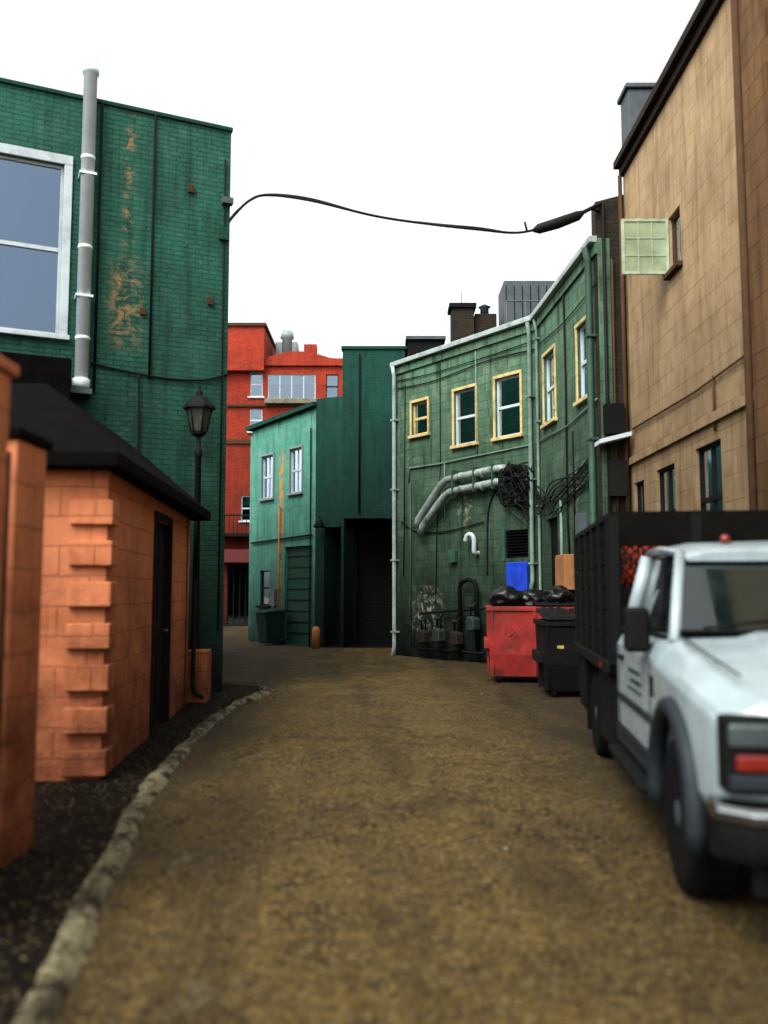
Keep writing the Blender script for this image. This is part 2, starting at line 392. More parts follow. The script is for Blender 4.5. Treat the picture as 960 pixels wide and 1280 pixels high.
vs=[];fs=[];nx,ny=90,200
for j in range(ny+1):
    for i in range(nx+1):
        x=-12+24*i/nx; y=-6+56*j/ny
        vs.append((x,y,roadz(x,y)))
for j in range(ny):
    for i in range(nx):
        a=j*(nx+1)+i; fs.append((a,a+1,a+nx+2,a+nx+1))
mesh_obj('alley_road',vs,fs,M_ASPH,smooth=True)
vs=[];fs=[]
for i,p in enumerate(K):
    for j in range(5):
        x=p.x-.05-(3.0*j/4 if j else 0)
        vs.append((x,p.y,.066+.012*mnoise.noise(Vector((x*2,p.y*2,3)))))
for i in range(len(K)-1):
    for j in range(4): a=i*5+j; fs.append((a,a+5,a+6,a+1))
mesh_obj('pavement',vs,fs,M_GUT,smooth=True)
vs=[];fs=[];KK=cr([tuple(p) for p in K],4)
for i,p in enumerate(KK):
    q=KK[min(i+1,len(KK)-1)]-KK[max(i-1,0)]; q.normalize(); nn=Vector((-q.y,q.x))
    wl=.035+.02*mnoise.noise(Vector((p.x*2,p.y*.9,0)))+.01*mnoise.noise(Vector((7,p.y*7,0)))
    wr=.040+.045*mnoise.noise(Vector((p.x*2,p.y*1.1,9)))+.018*mnoise.noise(Vector((2,p.y*7,9)))
    h=.080+.004*mnoise.noise(Vector((0,p.y*.8,5)))
    g=mnoise.noise(Vector((4,p.y*1.1,1)))
    h-=.03*max(0,min(1,(-.12-g)/.12))
    for (o,z) in ((wl+.05,.03),(wl+.02,h-.006),(wl-.02,h),(0,h+.001),(-wr+.03,h-.002),(-wr-.01,h-.012),(-wr-.07,.01)):
        vs.append((p.x+nn.x*o,p.y+nn.y*o,z))
for i in range(len(KK)-1):
    for k in range(6): a=i*7+k; fs.append((a,a+7,a+8,a+1))
M_KERB=ground_mat('kerb_concrete','#4e4937','#656049','#544e3a',crack=0,bumpd=.006,breakup='#1c170e',bth=(.47,.57),grain=.7)
mesh_obj('kerb',vs,fs,M_KERB,smooth=True)
vs=[];fs=[]
for i in range(1300):
    if random.random()<.7:
        p=random.choice(K); x=p.x+random.gauss(-.05,.22); y=p.y+random.uniform(-.3,.3)
        z=.095 if abs(x-p.x)<.1 else (.085 if x<p.x else roadz(x,y)+.012)
    else:
        x=random.uniform(-1.2,3.2); y=random.uniform(3,24); z=roadz(x,y)+.01
    s=random.uniform(.006,.022); a=random.uniform(0,6.28); n=len(vs)
    for k in range(4):
        b_=a+k*1.57+random.uniform(-.3,.3); vs.append((x+s*math.cos(b_),y+s*math.sin(b_)*.6,z+random.uniform(-.006,.012)))
    fs.append((n,n+1,n+2,n+3))
mesh_obj('fallen_leaves',vs,fs,mat_simple('dry_leaf','#2c220d',.9,var=.6,scale=1.5,spec=.05))
vs=[];fs=[]
for (x,y) in ((.75,5.6),(-.4,12.5),(1.5,13.8)):
    n=len(vs); s=random.uniform(.02,.035)
    for k in range(6):
        a=k*1.047; vs.append((x+s*math.cos(a)*random.uniform(.5,1),y+s*math.sin(a)*random.uniform(.5,1),roadz(x,y)+random.uniform(.004,.02)))
    vs.append((x,y,roadz(x,y)+.02))
    for k in range(6): fs.append((n+k,n+(k+1)%6,n+6))
mesh_obj('paper_litter',vs,fs,mat_simple('paper','#56533f',.8,dirt=.3))

# ------------------------------------------------------------------ left green brick building
B=empty('green_brick_building')
F=Frame((-8.54,11.31),(-2.52,14.0)); H=9.17
win=(2.5,4.03,5.43,8.08)
wall('front_wall',F,0,H,H,M_GREEN_L,B,[win],depth=.16)
window(F,*win[:2],win[2],win[3],B,M_WTRIM,M_WTRIM,mat_glass('sky_reflecting_glass',(.2,.3,.42,1),.6,(.34,.46,.62,1)),M_DARKROOM,M_CURT,trimw=.12,cols=1,name='sash_window',blind=.35)
fbox('roof_coping',F,-.05,F.L+.02,-.3,.04,H+.002,H+.06,M_GREEN_D,B)
F2=Frame((-2.52,14.0),(-5.2,24.0),toward=(5,20)); 
wall('alley_side_wall',F2,0,H,H,M_GREEN_L,B)
prism('mass',[(-8.5,12.1),(-3.2,14.45),(-5.7,24),(-12,24)],0,H-.03,M_GREEN_D,B)
lathe('flue_pipe',[(.10,4.75),(.10,H+.35),(.125,H+.36),(.125,H+.44),(.10,H+.45),(.10,H+.8)],M_PIPEW,B,center=F.P(4.354,.15,0),seg=20)
lathe('flue_pipe_elbow',[(.11,4.62),(.125,4.66),(.125,4.76),(.105,4.77)],M_PIPEW,B,center=F.P(4.354,.15,0))
for z in (6.0,7.9): fbox('pipe_strap',F,4.23,4.48,.0,.255,z,z+.035,M_PIPEW,B)
for z in (5.35,6.75,8.15): lathe('pipe_joint',[(.101,z),(.108,z+.005),(.108,z+.05),(.101,z+.055)],M_PIPEW,B,center=F.P(4.354,.15,0))
fbox('ledge',F,3.9,4.5,.0,.3,4.52,4.6,M_GREY,B)
fbox('dark_lean_to',F,1.2,4.15,.0,1.0,3.2,4.85,M_ROOF,B,bevel=.02)
tube('wall_cable',[F.P(4.5,.03,5.05),F.P(5.0,.03,4.98),F.P(5.6,.03,4.93),F.P(6.2,.03,4.96),F.P(6.6,.03,5.1)],.018,M_CABLE,B,smooth_path=True)
tube('wall_cable_2',[F.P(5.2,.03,4.96),F.P(5.22,.03,4.0),F.P(5.2,.03,3.2)],.014,M_CABLE,B,smooth_path=True)
tube('wall_conduit',[F.P(5.36,.03,4.9),F.P(5.36,.03,H)],.018,M_GREEN_L,B)
tube('wall_conduit',[F.P(6.5,.03,1.0),F.P(6.5,.03,H-.5)],.014,M_GREEN_D,B)
tube('wall_conduit',[F.P(4.55,.03,4.6),F.P(4.55,.03,H)],.02,M_GREEN_L,B)
for (a,b,z0_,z1_) in ((5.9,6.0,8.0,8.12),(6.25,6.33,6.2,6.32),(5.2,5.28,5.9,6.0)): fbox('old_anchor',F,a,b,0,.05,z0_,z1_,M_BROWN,B)
fbox('junction_box',F,6.42,6.56,.0,.07,7.3,7.5,M_GREEN_D,B)
fbox('bracket',F,6.45,6.62,.0,.12,7.9,8.0,M_GREY,B)

# ------------------------------------------------------------------ orange shed
S=empty('orange_block_shed')
Fa=Frame((-4.2,7.25),(-2.34,7.47)); Fb=Frame((-2.34,7.47),(-2.74,12.5),toward=(5,9))
HS=2.66
wall('front_wall',Fa,0,HS,HS,M_ORANGE,S)
door=(2.25,3.35,.05,2.42)
wall('side_wall',Fb,0,HS,HS+.05,M_ORANGE,S,[door],depth=.1)
fbox('door',Fb,2.25,3.35,-.1,-.06,.05,2.42,M_DOOR,S)
for (a,b,c,d) in ((2.4,2.75,.3,1.1),(2.85,3.2,.3,1.1),(2.4,2.75,1.3,2.2),(2.85,3.2,1.3,2.2)): fbox('door_panel',Fb,a,b,-.06,-.05,c,d,M_DOOR,S,bevel=.006)
fbox('door_frame',Fb,2.2,2.27,-.09,.02,.05,2.42,M_DOOR,S); fbox('door_frame_2',Fb,3.33,3.4,-.09,.02,.05,2.42,M_DOOR,S); fbox('door_lintel',Fb,2.2,3.4,-.09,.022,2.421,2.5,M_DOOR,S)
tube('door_handle',[Fb.P(3.22,-.05,1.15),Fb.P(3.22,.0,1.15),Fb.P(3.12,.0,1.15)],.012,M_GREY,S,seg=8)
prism('mass',[(-4.1,7.6),(-2.55,7.65),(-2.9,12.4),(-4.8,12.4)],0,HS-.02,M_ORANGE,S)
Fc=Frame((-2.74,12.5),(-4.9,12.2),toward=(-3,14)); wall('back_wall',Fc,0,HS,HS,M_ORANGE,S)
z=.10
while z<2.5:
    ln=.30
    c=Vector((-2.34,7.47))
    pts=[c-Fa.d*ln, c-Fa.d*ln+Fa.n*.055, c+Fa.n*.055+Fb.n*.055, c+Fb.d*.22+Fb.n*.055, c+Fb.d*.22, c]
    prism('quoin',[tuple(p) for p in pts],z,z+.21,M_ORANGE,S,bevel=.012)
    z+=.345
ro=[(-5.2,6.99),(-2.34+.16,7.47-.26),(-2.74+.24,12.75),(-5.6,12.75)]
ro2=[(-5.2,7.05),(-2.34+.12,7.47-.20),(-2.74+.20,12.7),(-5.6,12.7)]
rt=[(-4.6,8.3),(-3.25,8.4),(-3.45,11.9),(-4.8,11.9)]
vs=[(x,y,HS-.03) for x,y in ro]+[(x,y,HS+.10) for x,y in ro]+[(x,y,HS+.12) for x,y in ro2]+[(x,y,HS+.95) for x,y in rt]
fs=[(3,2,1,0),(0,1,5,4),(1,2,6,5),(2,3,7,6),(3,0,4,7),(4,5,9,8),(5,6,10,9),(6,7,11,10),(7,4,8,11),(8,9,13,12),(9,10,14,13),(10,11,15,14),(11,8,12,15),(12,13,14,15)]
mesh_obj('roof',vs,fs,M_ROOF,S,bevel=.015)
PW=empty('orange_block_pier')
box('shaft',-3.6,-2.13,5.12,5.55,0,2.50,M_ORANGE,PW,bevel=.015)
box('cap',-3.7,-2.11,5.09,5.60,2.501,2.56,M_ROOF,PW,bevel=.01)
P2=empty('orange_block_pier')
box('shaft',-3.3,-1.86,4.0,4.35,0,2.68,M_ORANGE,P2,bevel=.015)
box('cap',-3.4,-1.84,3.95,4.4,2.681,2.74,M_ORANGE,P2,bevel=.01)
tube('drain_pipe',[(-2.17,5.02,.0),(-2.17,5.02,2.4)],.035,M_BLACKP,PW)
L=empty('orange_stub_wall')
prism('block',[(-2.83,12.62),(-2.50,12.62),(-2.52,13.1),(-2.85,13.1)],0,.78,M_ORANGE,L,bevel=.015)
tube('drain_spout',[(-2.66,12.5,1.8),(-2.66,12.5,.35),(-2.62,12.45,.22),(-2.5,12.38,.16)],.03,M_BLACKP,L)

# ------------------------------------------------------------------ street lamp
SL=empty('street_lamp',(-2.76,13.05,0))
lathe('post',[(.13,0),(.13,.12),(.10,.2),(.10,.75),(.075,.85),(.055,1.0),(.045,3.6),(.06,3.62),(.06,3.7),(.04,3.72),(.035,3.92)],M_BLACKP,SL,seg=16)
lathe('lantern_base',[(.03,3.9),(.11,3.95),(.12,3.99)],M_BLACKP,SL,seg=6,smooth=False)
lathe('lantern_glass',[(.11,3.99),(.19,4.34)],mat_simple('lantern_pane','#34372c',.2,var=.2),SL,seg=6,smooth=False)
for k in range(6):
    a=k*math.pi/3; tube('lantern_bar',[(.115*math.cos(a),.115*math.sin(a),3.98),(.195*math.cos(a),.195*math.sin(a),4.35)],.012,M_BLACKP,SL,seg=6)
lathe('lantern_roof',[(.25,4.33),(.24,4.37),(.13,4.5),(.05,4.54),(.045,4.6),(.02,4.62),(.015,4.70)],M_BLACKP,SL,seg=6,smooth=False)

# ------------------------------------------------------------------ red brick building (distance)
RB=empty('red_brick_building')
Fr=Frame((-12,42),(4,42)); 
wins=[(5.55,6.15,11.0,12.2),(5.55,6.15,9.3,10.4)]
wins+=[(6.4,8.7,10.9,12.1),(5.2,5.9,5.0,6.2),(4.6,5.75,.1,2.9),(9.2,9.8,10.9,12.1)]
wall('front_wall',Fr,0,12.7,12.7,M_RED,RB,wins,depth=.3)
for i,wn in enumerate(wins):
    window(Fr,*wn[:4],RB,None,M_WTRIM if i<4 else M_BLACKP,M_GLASS,M_DARKROOM,None if i==4 else M_CURT,cols=1 if wn[1]-wn[0]<1 else 4,split=wn[1]-wn[0]<1,name='window',blind=.4)
fbox('tower',Fr,2,6.25,-6,.4,12.2,14.35,M_RED,RB)
fbox('tower_cornice',Fr,1.9,6.35,-6,.5,14.35,14.5,M_BROWN,RB)
n=12; vs=[];fs=[];uvs_=[]
for i in range(n+1):
    u=6.26+(10.4-6.26)*i/n; zt=12.85+.35*math.sin(math.pi*min(1,(u-6.26)/3.2)) if u<9.46 else 12.85
    for o_ in (-.3,.15):
        for z_ in (12.5,zt): vs.append(Fr.P(u,o_,z_)); uvs_.append((u,z_))
for i in range(n):
    a=i*4
    fs+=[(a+2,a+6,a+7,a+3),(a,a+1,a+5,a+4),(a+1,a+3,a+7,a+5)]
mesh_obj('parapet',vs,fs,M_RED,RB,uvs=uvs_)
fbox('string_course',Fr,0,16,0,.12,10.5,10.6,M_BROWN,RB)
fbox('string_course_2',Fr,0,16,0,.10,8.7,8.9,M_BROWN,RB)
fbox('concrete_band',Fr,6.3,8.9,0,.35,10.62,10.85,M_CONC,RB)
fbox('roof_unit',Fr,6.5,7.6,-3,-2,12.7,14.3,M_WSASH,RB,bevel=.05)
lathe('roof_vent',[(.25,12.7),(.25,14.1),(.35,14.15),(.3,14.5)],M_GUTTER,RB,center=(-12+7.2,43,0))
fbox('chimney',Fr,7.95,8.6,-2.4,-1.8,12.7,14.1,M_RED,RB)
fbox('mass',Fr,0,16,-12,-.65,0,12.6,M_RED,RB)
fbox('balcony_floor',Fr,3.8,6.2,0,1.0,4.2,4.35,M_BLACKP,RB)
for i in range(13): fbox('baluster',Fr,3.8+i*.2,3.83+i*.2,.96,.99,4.35,5.15,M_BLACKP,RB)
fbox('balcony_rail',Fr,3.8,6.25,.94,1.0,5.15,5.22,M_BLACKP,RB)
fbox('awning',Fr,4.2,6.2,.02,1.0,3.0,3.6,mat_simple('awning_red','#4a0f0c',.7),RB)

# ------------------------------------------------------------------ teal building
T=empty('teal_block_building')
Ft=Frame((-4.34,28.9),(-2.0,26.0))
tw=[(.64,1.33,4.6,5.97),(2.3,2.97,4.64,6.0),(.6,1.15,1.2,2.3),(2.05,3.55,.05,3.0)]
wall('front_wall',Ft,0,6.9,7.1,M_TEAL,T,tw,depth=.15)
for wn in tw[:2]: window(Ft,*wn,T,M_WSASH,M_WTRIM,M_GLASS,M_DARKROOM,M_CURT,trimw=.05,name='window',cols=2)
window(Ft,*tw[2],T,None,M_BLACKP,M_GLASS,M_DARKROOM,name='window')
M_GDOOR=mat_simple('green_door_paint','#123428',.7,var=.2,dirt=.6,bump=.1,spec=.1)
fbox('garage_door',Ft,2.05,3.55,-.15,-.1,.05,3.0,M_GDOOR,T)
for k in range(1,9): fbox('door_rib',Ft,2.07,3.53,-.1,-.08,.05+k*.33,.08+k*.33,M_GREEN_D,T)
fbox('roof_edge',Ft,-.2,Ft.L+.02,-.3,.16,6.93,7.05,M_GREEN_D,T,z1b=7.25,z0b=7.13)
prism('mass',[(-4.5,29.6),(-2.0,26.8),(-1.5,36),(-4.9,36)],0,6.85,M_TEAL,T)
Ft2=Frame((-4.34,28.9),(-4.95,36),toward=(-20,30)); wall('side_wall',Ft2,0,6.9,6.9,M_TEAL,T)
tube('downspout',[Ft.P(1.8,.06,0),Ft.P(1.8,.06,4.3)],.035,mat_simple('rusty_pipe','#7c5428',.7,var=.4),T)
tube('conduit',[Ft.P(.1,.05,3.2),Ft.P(1.7,.05,3.25),Ft.P(3.6,.05,3.3)],.03,M_GREEN_D,T,seg=6)
tube('conduit',[Ft.P(3.5,.05,0),Ft.P(3.5,.05,6.5)],.025,M_GREEN_D,T,seg=6)
fbox('meter_box',Ft,1.4,1.65,0,.12,1.2,1.7,M_GREY,T)

# ------------------------------------------------------------------ dark green buildings in the middle
D=empty('dark_green_brick_building')
Fd1=Frame((-2.02,26.0),(-1.22,25.62)); wall('link_wall',Fd1,0,7.35,7.35,M_GREEN_D,D,[(.3,.86,.05,3.5)],depth=.8)
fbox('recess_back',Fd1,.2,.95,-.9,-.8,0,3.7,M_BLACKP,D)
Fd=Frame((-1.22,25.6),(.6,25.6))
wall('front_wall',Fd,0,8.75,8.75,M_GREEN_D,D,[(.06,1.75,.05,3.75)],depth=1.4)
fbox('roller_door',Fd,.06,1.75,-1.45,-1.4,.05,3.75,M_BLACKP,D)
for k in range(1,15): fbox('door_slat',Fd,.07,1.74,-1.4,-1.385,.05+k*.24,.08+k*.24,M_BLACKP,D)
fbox('coping',Fd,-.04,1.9,-.3,.05,8.752,8.84,M_GREEN_D,D)
prism('mass',[(-1.22,27.1),(3.0,27.1),(3.0,34),(-1.22,34)],0,8.7,M_GREEN_D,D)
prism('mass_2',[(-2.0,27.2),(-1.22,27.1),(-1.22,33),(-2.0,33)],0,7.3,M_GREEN_D,D)
prism('roof_deck_over_recess',[(-1.2,25.9),(.6,25.9),(.6,27.1),(-1.2,27.1)],3.76,8.7,M_GREEN_D,D)
prism('roof_deck_over_recess_2',[(-2.0,26.3),(-1.22,25.95),(-1.22,27.1),(-2.0,27.2)],3.76,7.3,M_GREEN_D,D)
tube('conduit',[Fd.P(.5,.04,3.9),Fd.P(.5,.04,8.6)],.03,M_GREEN_D,D,seg=6)
WLp=empty('wall_lamp',Fd1.P(.15,0,0))
lathe('shade',[(.05,3.75),(.08,3.7),(.17,3.5),(.16,3.48)],M_BLACKP,WLp,center=(.0,-.3,0))
tube('arm',[(0,0,3.7),(0,-.15,3.85),(0,-.3,3.75)],.02,M_BLACKP,WLp,smooth_path=True)
BO=empty('orange_bollard',(-1.93,25.4,0))
lathe('post',[(.12,0),(.12,.5),(.11,.58),(.06,.64)],mat_simple('orange_paint','#855022',.7,dirt=.5),BO)

def wheelie(name,loc,rot,mat):
    e=empty(name,loc,rot)
    secs=[]
    for z,w_,d_ in ((.05,.22,.25),(.1,.24,.27),(.95,.30,.36)):
        secs.append([(-w_,-d_,z),(w_,-d_,z),(w_,d_,z),(-w_,d_,z)])
    loft('body',secs,mat,e,bevel=.03)
    loft('lid',[[(-.32,-.40,.96),(.32,-.40,.96),(.32,.38,.96),(-.32,.38,.96)],[(-.30,-.38,1.0),(.30,-.38,1.0),(.30,.38,1.08),(-.30,.38,1.08)]],mat,e,bevel=.02)
    for s in (-1,1): lathe('wheel',[(.1,-.03),(.1,.03)],M_PLASTIC,e,axis='X',center=(.24*s,.3,.1),seg=14)
    tube('handle',[(-.25,.42,1.0),(.25,.42,1.0)],.02,M_PLASTIC,e)
    return e
M_BINGREEN=mat_simple('bin_green_plastic','#0b211a',.7,spec=.1)
wheelie('wheeled_bin',(-3.45,27.1,.03),R(-50),M_BINGREEN)

# ------------------------------------------------------------------ right green building (two facets)
G=empty('green_block_building')
F1=Frame((.3,22.6),(3.3,18.8)); F2_=Frame((3.3,18.8),(3.68,14.8),toward=(0,15))
w1=[(.66,1.27,5.53,6.36),(2.23,2.96,5.07,6.38),(3.60,4.36,5.07,6.42)]
w2=[(.58,1.39,5.07,6.5),(2.83,3.54,5.07,6.45)]
vent=(3.85,4.55,2.36,2.97)
dd=(.55,1.35,.1,3.1)
wall('alley_wall',F1,0,7.50,7.55,M_GREEN_R,G,w1+[vent],depth=.14)
wall('alley_wall_2',F2_,0,7.55,7.70,M_GREEN_R,G,w2+[dd],depth=.14)
for i,wn in enumerate(w1): window(F1,*wn,G,M_TRIM,M_WTRIM if i else M_TRIM,M_GLASS,M_DARKROOM,M_CURT,trimw=.06,name='window',blind=[0,.0,.3][i],low=[0,.5,0][i])
for i,wn in enumerate(w2): window(F2_,*wn,G,M_TRIM,M_WTRIM,M_GLASS,M_DARKROOM,M_CURT,trimw=.06,name='window',low=[0,.5][i])
fbox('back_door',F2_,*dd[:2],-.14,-.1,dd[2],dd[3],M_BLACKP,G)
for k in range(9): fbox('vent_louvre',F1,3.85,4.55,-.12,-.01,2.38+k*.066,2.40+k*.066,M_BLACKP,G)
fbox('vent_back',F1,3.8,4.6,-.16,-.14,2.3,3.0,M_DARKROOM,G)
for a,b,c,d in ((3.79,3.85,2.30,3.03),(4.55,4.61,2.30,3.03)): fbox('vent_frame',F1,a,b,.0,.03,c,d,M_PIPEG,G)
fbox('gutter',F1,-.06,F1.L-.02,.0,.15,7.42,7.54,M_GUTTER,G,z1b=7.59,z0b=7.47,bevel=.015)
fbox('gutter_2',F2_,.05,F2_.L,.0,.15,7.47,7.59,M_GUTTER,G,z1b=7.74,z0b=7.62,bevel=.015)
fbox('frieze',F1,0,F1.L,.002,.05,7.22,7.41,M_GREEN_R,G,z0b=7.27,z1b=7.46)
fbox('frieze_2',F2_,.05,F2_.L,.002,.05,7.27,7.46,M_GREEN_R,G,z0b=7.42,z1b=7.61)
prism('mass',[(.8,23.1),(4.0,19.1),(4.4,14.85),(9,14.85),(9,26),(.8,26)],0,7.38,M_GREEN_D,G)
Fs=Frame((.3,22.6),(.5,26),toward=(-5,24)); wall('side_wall',Fs,0,7.5,7.5,M_GREEN_R,G)
prism('roof_deck',[(.4,22.75),(3.5,18.95),(3.9,14.85),(9,14.85),(9,26),(.5,26)],7.385,7.45,M_ROOF,G)
def spout(F_,u,z0,z1,r,mat,par,o=.1,name='downspout'):
    tube(name,[F_.P(u,o+.08,z0+.0),F_.P(u,o,z0+.25),F_.P(u,o,z1-.25),F_.P(u,o+.05,z1)],r,mat,par)
    z=z0+.6
    while z<z1-.3:
        fbox('pipe_clip',F_,u-r-.03,u+r+.03,0,o+r+.012,z,z+.04,mat,par); z+=1.8
spout(F1,.06,0,7.42,.05,M_GUTTER,G)
spout(F1,F1.L-.12,1.6,7.45,.045,M_CONDUIT,G)
spout(F2_,F2_.L-.22,0,7.6,.06,M_PIPEG,G)
spout(F2_,.2,1.0,7.45,.03,M_CONDUIT,G,o=.05)
def cond(F_,pts,r=.016,mat=None,par=None,o=.03,name='conduit',sm=False):
    tube(name,[F_.P(u,o,z) for u,z in pts],r,mat or M_CONDUIT,par or G,seg=6,smooth_path=sm)
cond(F1,[(.55,4.35),(.6,4.72),(1.7,4.70),(3.0,4.74),(4.7,4.78)],.018)
cond(F1,[(3.0,4.74),(3.0,7.2)],.016)
cond(F1,[(.35,2.0),(.42,6.9)],.014,M_CABLE)
cond(F1,[(0.1,6.85),(1.5,6.78),(3.4,6.9),(4.8,6.85)],.014,M_CABLE,sm=True)
cond(F1,[(0.1,7.05),(1.5,6.98),(3.4,7.0),(4.8,7.05)],.012,M_CABLE,sm=True)
cond(F1,[(.25,3.4),(.9,3.1),(2.0,3.06),(3.2,3.2)],.015,M_CABLE,sm=True)
cond(F1,[(1.9,3.3),(1.9,4.7)],.014)
cond(F1,[(.62,.3),(.62,4.35)],.02,M_PIPEG)
cond(F1,[(1.55,1.3),(1.6,3.0),(1.75,4.6),(1.75,7.2)],.012,M_CABLE)
cond(F1,[(3.3,2.0),(3.35,3.4),(3.6,3.9)],.018,M_CABLE,sm=True)
cond(F2_,[(.0,4.8),(2.2,4.75),(3.9,4.9)],.016)
cond(F2_,[(2.1,7.4),(2.15,5.5),(2.1,3.0),(2.2,2.2)],.02,M_CABLE)
cond(F2_,[(0.0,6.9),(2,6.8),(4,6.9)],.012,M_CABLE,sm=True)
cond(F2_,[(1.7,3.4),(1.7,1.0)],.03,M_CONDUIT)
cond(F2_,[(2.5,4.6),(2.55,2.3)],.016,M_CABLE)
for off,dz,du in ((.14,0,0),(.14,-.30,.10)):
    tube('exhaust_duct',[F1.P(3.95-du*.4,.0,4.33+dz),F1.P(3.93-du*.4,off,4.33+dz),F1.P(3.80-du*.4,off+.04,4.34+dz),F1.P(2.15+du,off+.04,4.26+dz),F1.P(1.95+du,off+.04,4.17+dz),
        F1.P(1.10+du*1.6,off+.04,3.38+dz*.55),F1.P(1.02+du*1.6,off+.04,3.18+dz*.55)],.085,M_DUCT,G,seg=14)
    for u in (2.6,3.3): tube('duct_joint',[F1.P(u,off+.04,4.285+dz),F1.P(u+.06,off+.04,4.29+dz)],.096,M_DUCT,G,seg=14)
for u in (2.4,3.1,3.7): fbox('duct_hanger',F1,u,u+.04,0,.28,3.9,4.45,M_PIPEG,G)
tube('gooseneck_vent',[F1.P(3.0,0,2.5),F1.P(3.0,.1,2.5),F1.P(3.0,.14,2.55),F1.P(3.0,.14,2.8),F1.P(2.92,.15,2.92),F1.P(2.8,.16,2.9),F1.P(2.74,.16,2.78)],.055,M_WTRIM,G,smooth_path=True)
for i in range(26):
    pts=[F1.P(3.95+random.uniform(0,.2),.05,4.4+random.uniform(-.2,.1))]
    for k in range(3): pts.append(F1.P(random.uniform(3.9,4.75),random.uniform(.05,.3),random.uniform(3.45,4.35)))
    pts.append(F1.P(4.75,.06,random.uniform(2.8,4.0)))
    tube('wire_tangle',pts,random.uniform(.012,.022),M_CABLE,G,seg=5,smooth_path=True)
for i in range(9):
    u=random.uniform(.3,1.6)
    tube('wire_tangle',[F2_.P(0,.06,random.uniform(3.5,3.9)),F2_.P(u*.5,.1,random.uniform(3.2,3.7)),F2_.P(u,.06,random.uniform(3.1,3.6)),F2_.P(u+.7,.05,random.uniform(3.2,3.9)),F2_.P(3.7,.05,random.uniform(3.4,4.0))],.014,M_CABLE,G,seg=5,smooth_path=True)
fbox('blue_service_panel',F1,3.95,4.55,0,.1,1.62,2.26,M_BLUE,G,bevel=.02)
fbox('service_cabinet',F2_,2.0,2.6,0,.25,1.65,2.3,M_BOXTAN,G,bevel=.015)
fbox('service_cabinet_door',F2_,2.03,2.57,.25,.262,1.69,2.26,M_BOXTAN,G)
fbox('fuse_box',F2_,2.9,3.2,0,.14,2.5,3.0,M_GREY,G,bevel=.01)
fbox('fuse_box_2',F1,2.1,2.32,0,.12,2.3,2.6,M_PIPEG,G,bevel=.01)
GM=empty('gas_meter')
M_METER=mat_simple('meter_paint','#1a2822',.7,dirt=.5)
for k,(u,z) in enumerate(((1.35,.55),(1.9,.6),(2.5,.55),(3.05,.9))):
    secs=[]
    for o_,sc in ((.12,.8),(.15,1),(.34,1),(.37,.8)):
        secs.append([F1.P(u+sc*.13*cx,o_,z+sc*.17*cz) for cx,cz in ((-1,-.7),(-.6,-1),(.6,-1),(1,-.7),(1,.6),(.6,1),(-.6,1),(-1,.6))])
    loft('meter_body',secs,M_METER if k%2 else M_CORN,GM,bevel=.01)
    for s in (-.07,.07): tube('meter_pipe',[F1.P(u+s,.24,z+.15),F1.P(u+s,.24,z+.45),F1.P(u+s*1.2,.12,z+.55)],.02,M_BLACKP,GM,seg=8)
    lathe('regulator',[(.02,0),(.08,.01),(.09,.04),(.03,.08)],M_CORN,GM,center=F1.P(u,.3,z+.36),seg=12)
tube('meter_manifold',[F1.P(1.1,.12,1.1),F1.P(3.3,.12,1.25)],.03,M_BLACKP,GM,seg=8)
tube('meter_manifold_2',[F1.P(1.1,.15,.25),F1.P(3.3,.15,.25)],.03,M_BLACKP,GM,seg=8)
tube('meter_riser',[F1.P(2.55,.15,.2),F1.P(2.55,.18,1.7),F1.P(2.62,.18,1.85),F1.P(2.85,.18,1.9),F1.P(3.05,.18,1.85),F1.P(3.1,.18,1.7),F1.P(3.1,.15,.3)],.05,M_BLACKP,GM,seg=10)
BR=empty('brown_brick_building')
Fq=Frame((3.66,14.82),(4.6,14.82)); wall('return_wall',Fq,0,8.35,8.6,M_BRICKDARK,BR)
prism('mass',[(3.7,14.95),(6.5,14.95),(6.5,18.5),(4.6,18.5)],7.5,8.3,M_BRICKDARK,BR)
fbox('white_canopy',Fq,-.1,.42,.0,.4,4.05,4.12,M_WTRIM,BR,z1b=4.25,z0b=4.18)
tube('pipe',[Fq.P(.12,.05,0),Fq.P(.12,.05,8.3)],.03,M_CABLE,BR)
tube('pipe',[Fq.P(.25,.06,2),Fq.P(.25,.06,7.3)],.02,M_BROWN,BR)
fbox('bracket_box',Fq,.05,.35,.0,.25,4.25,4.75,M_BLACKP,BR)
fbox('meter_box',Fq,.1,.38,.0,.2,3.2,3.8,M_CABLE,BR)
TN=empty('tan_block_building')
XT=4.15; FT=Frame((XT,14.80),(XT,-1.0)) ; HT=8.95
def Y(y): return 14.80-y
ow=[(Y(12.5),Y(12.0),6.2,7.03),(Y(11.7),Y(10.8),2.1,3.5),(Y(13.4),Y(12.55),2.1,3.45),(Y(14.6),Y(14.05),2.1,3.4)]
wall('alley_wall',FT,0,HT,HT,M_TAN,TN,ow,depth=.2)
window(FT,*ow[0],TN,None,M_BROWN,M_GLASS,M_DARKROOM,sill=True,trimw=.03,name='casement',split=False)
for o_ in ow[1:]: window(FT,*o_,TN,None,M_BLACKP,M_GLASS,M_DARKROOM,trimw=.04,name='window',cols=2)
fbox('ledge',FT,0,5.2,.0,.06,3.72,3.84,M_TAN,TN)
fbox('cornice',FT,-.02,15.8,.0,.16,HT-.02,HT+.10,M_CORN,TN)
fbox('cornice_bed',FT,-.01,15.8,.0,.07,HT-.16,HT-.021,M_CORN,TN)
fbox('parapet_back',FT,-.02,15.8,-.5,.0,HT+.002,HT+.09,M_CORN,TN)
fbox('pilaster',FT,Y(9.55),Y(8.9),.0,.10,0,HT-.17,M_PIL,TN)
tube('downspout',[FT.P(Y(9.7),.08,0),FT.P(Y(9.7),.08,HT-.2)],.05,M_BROWN,TN)
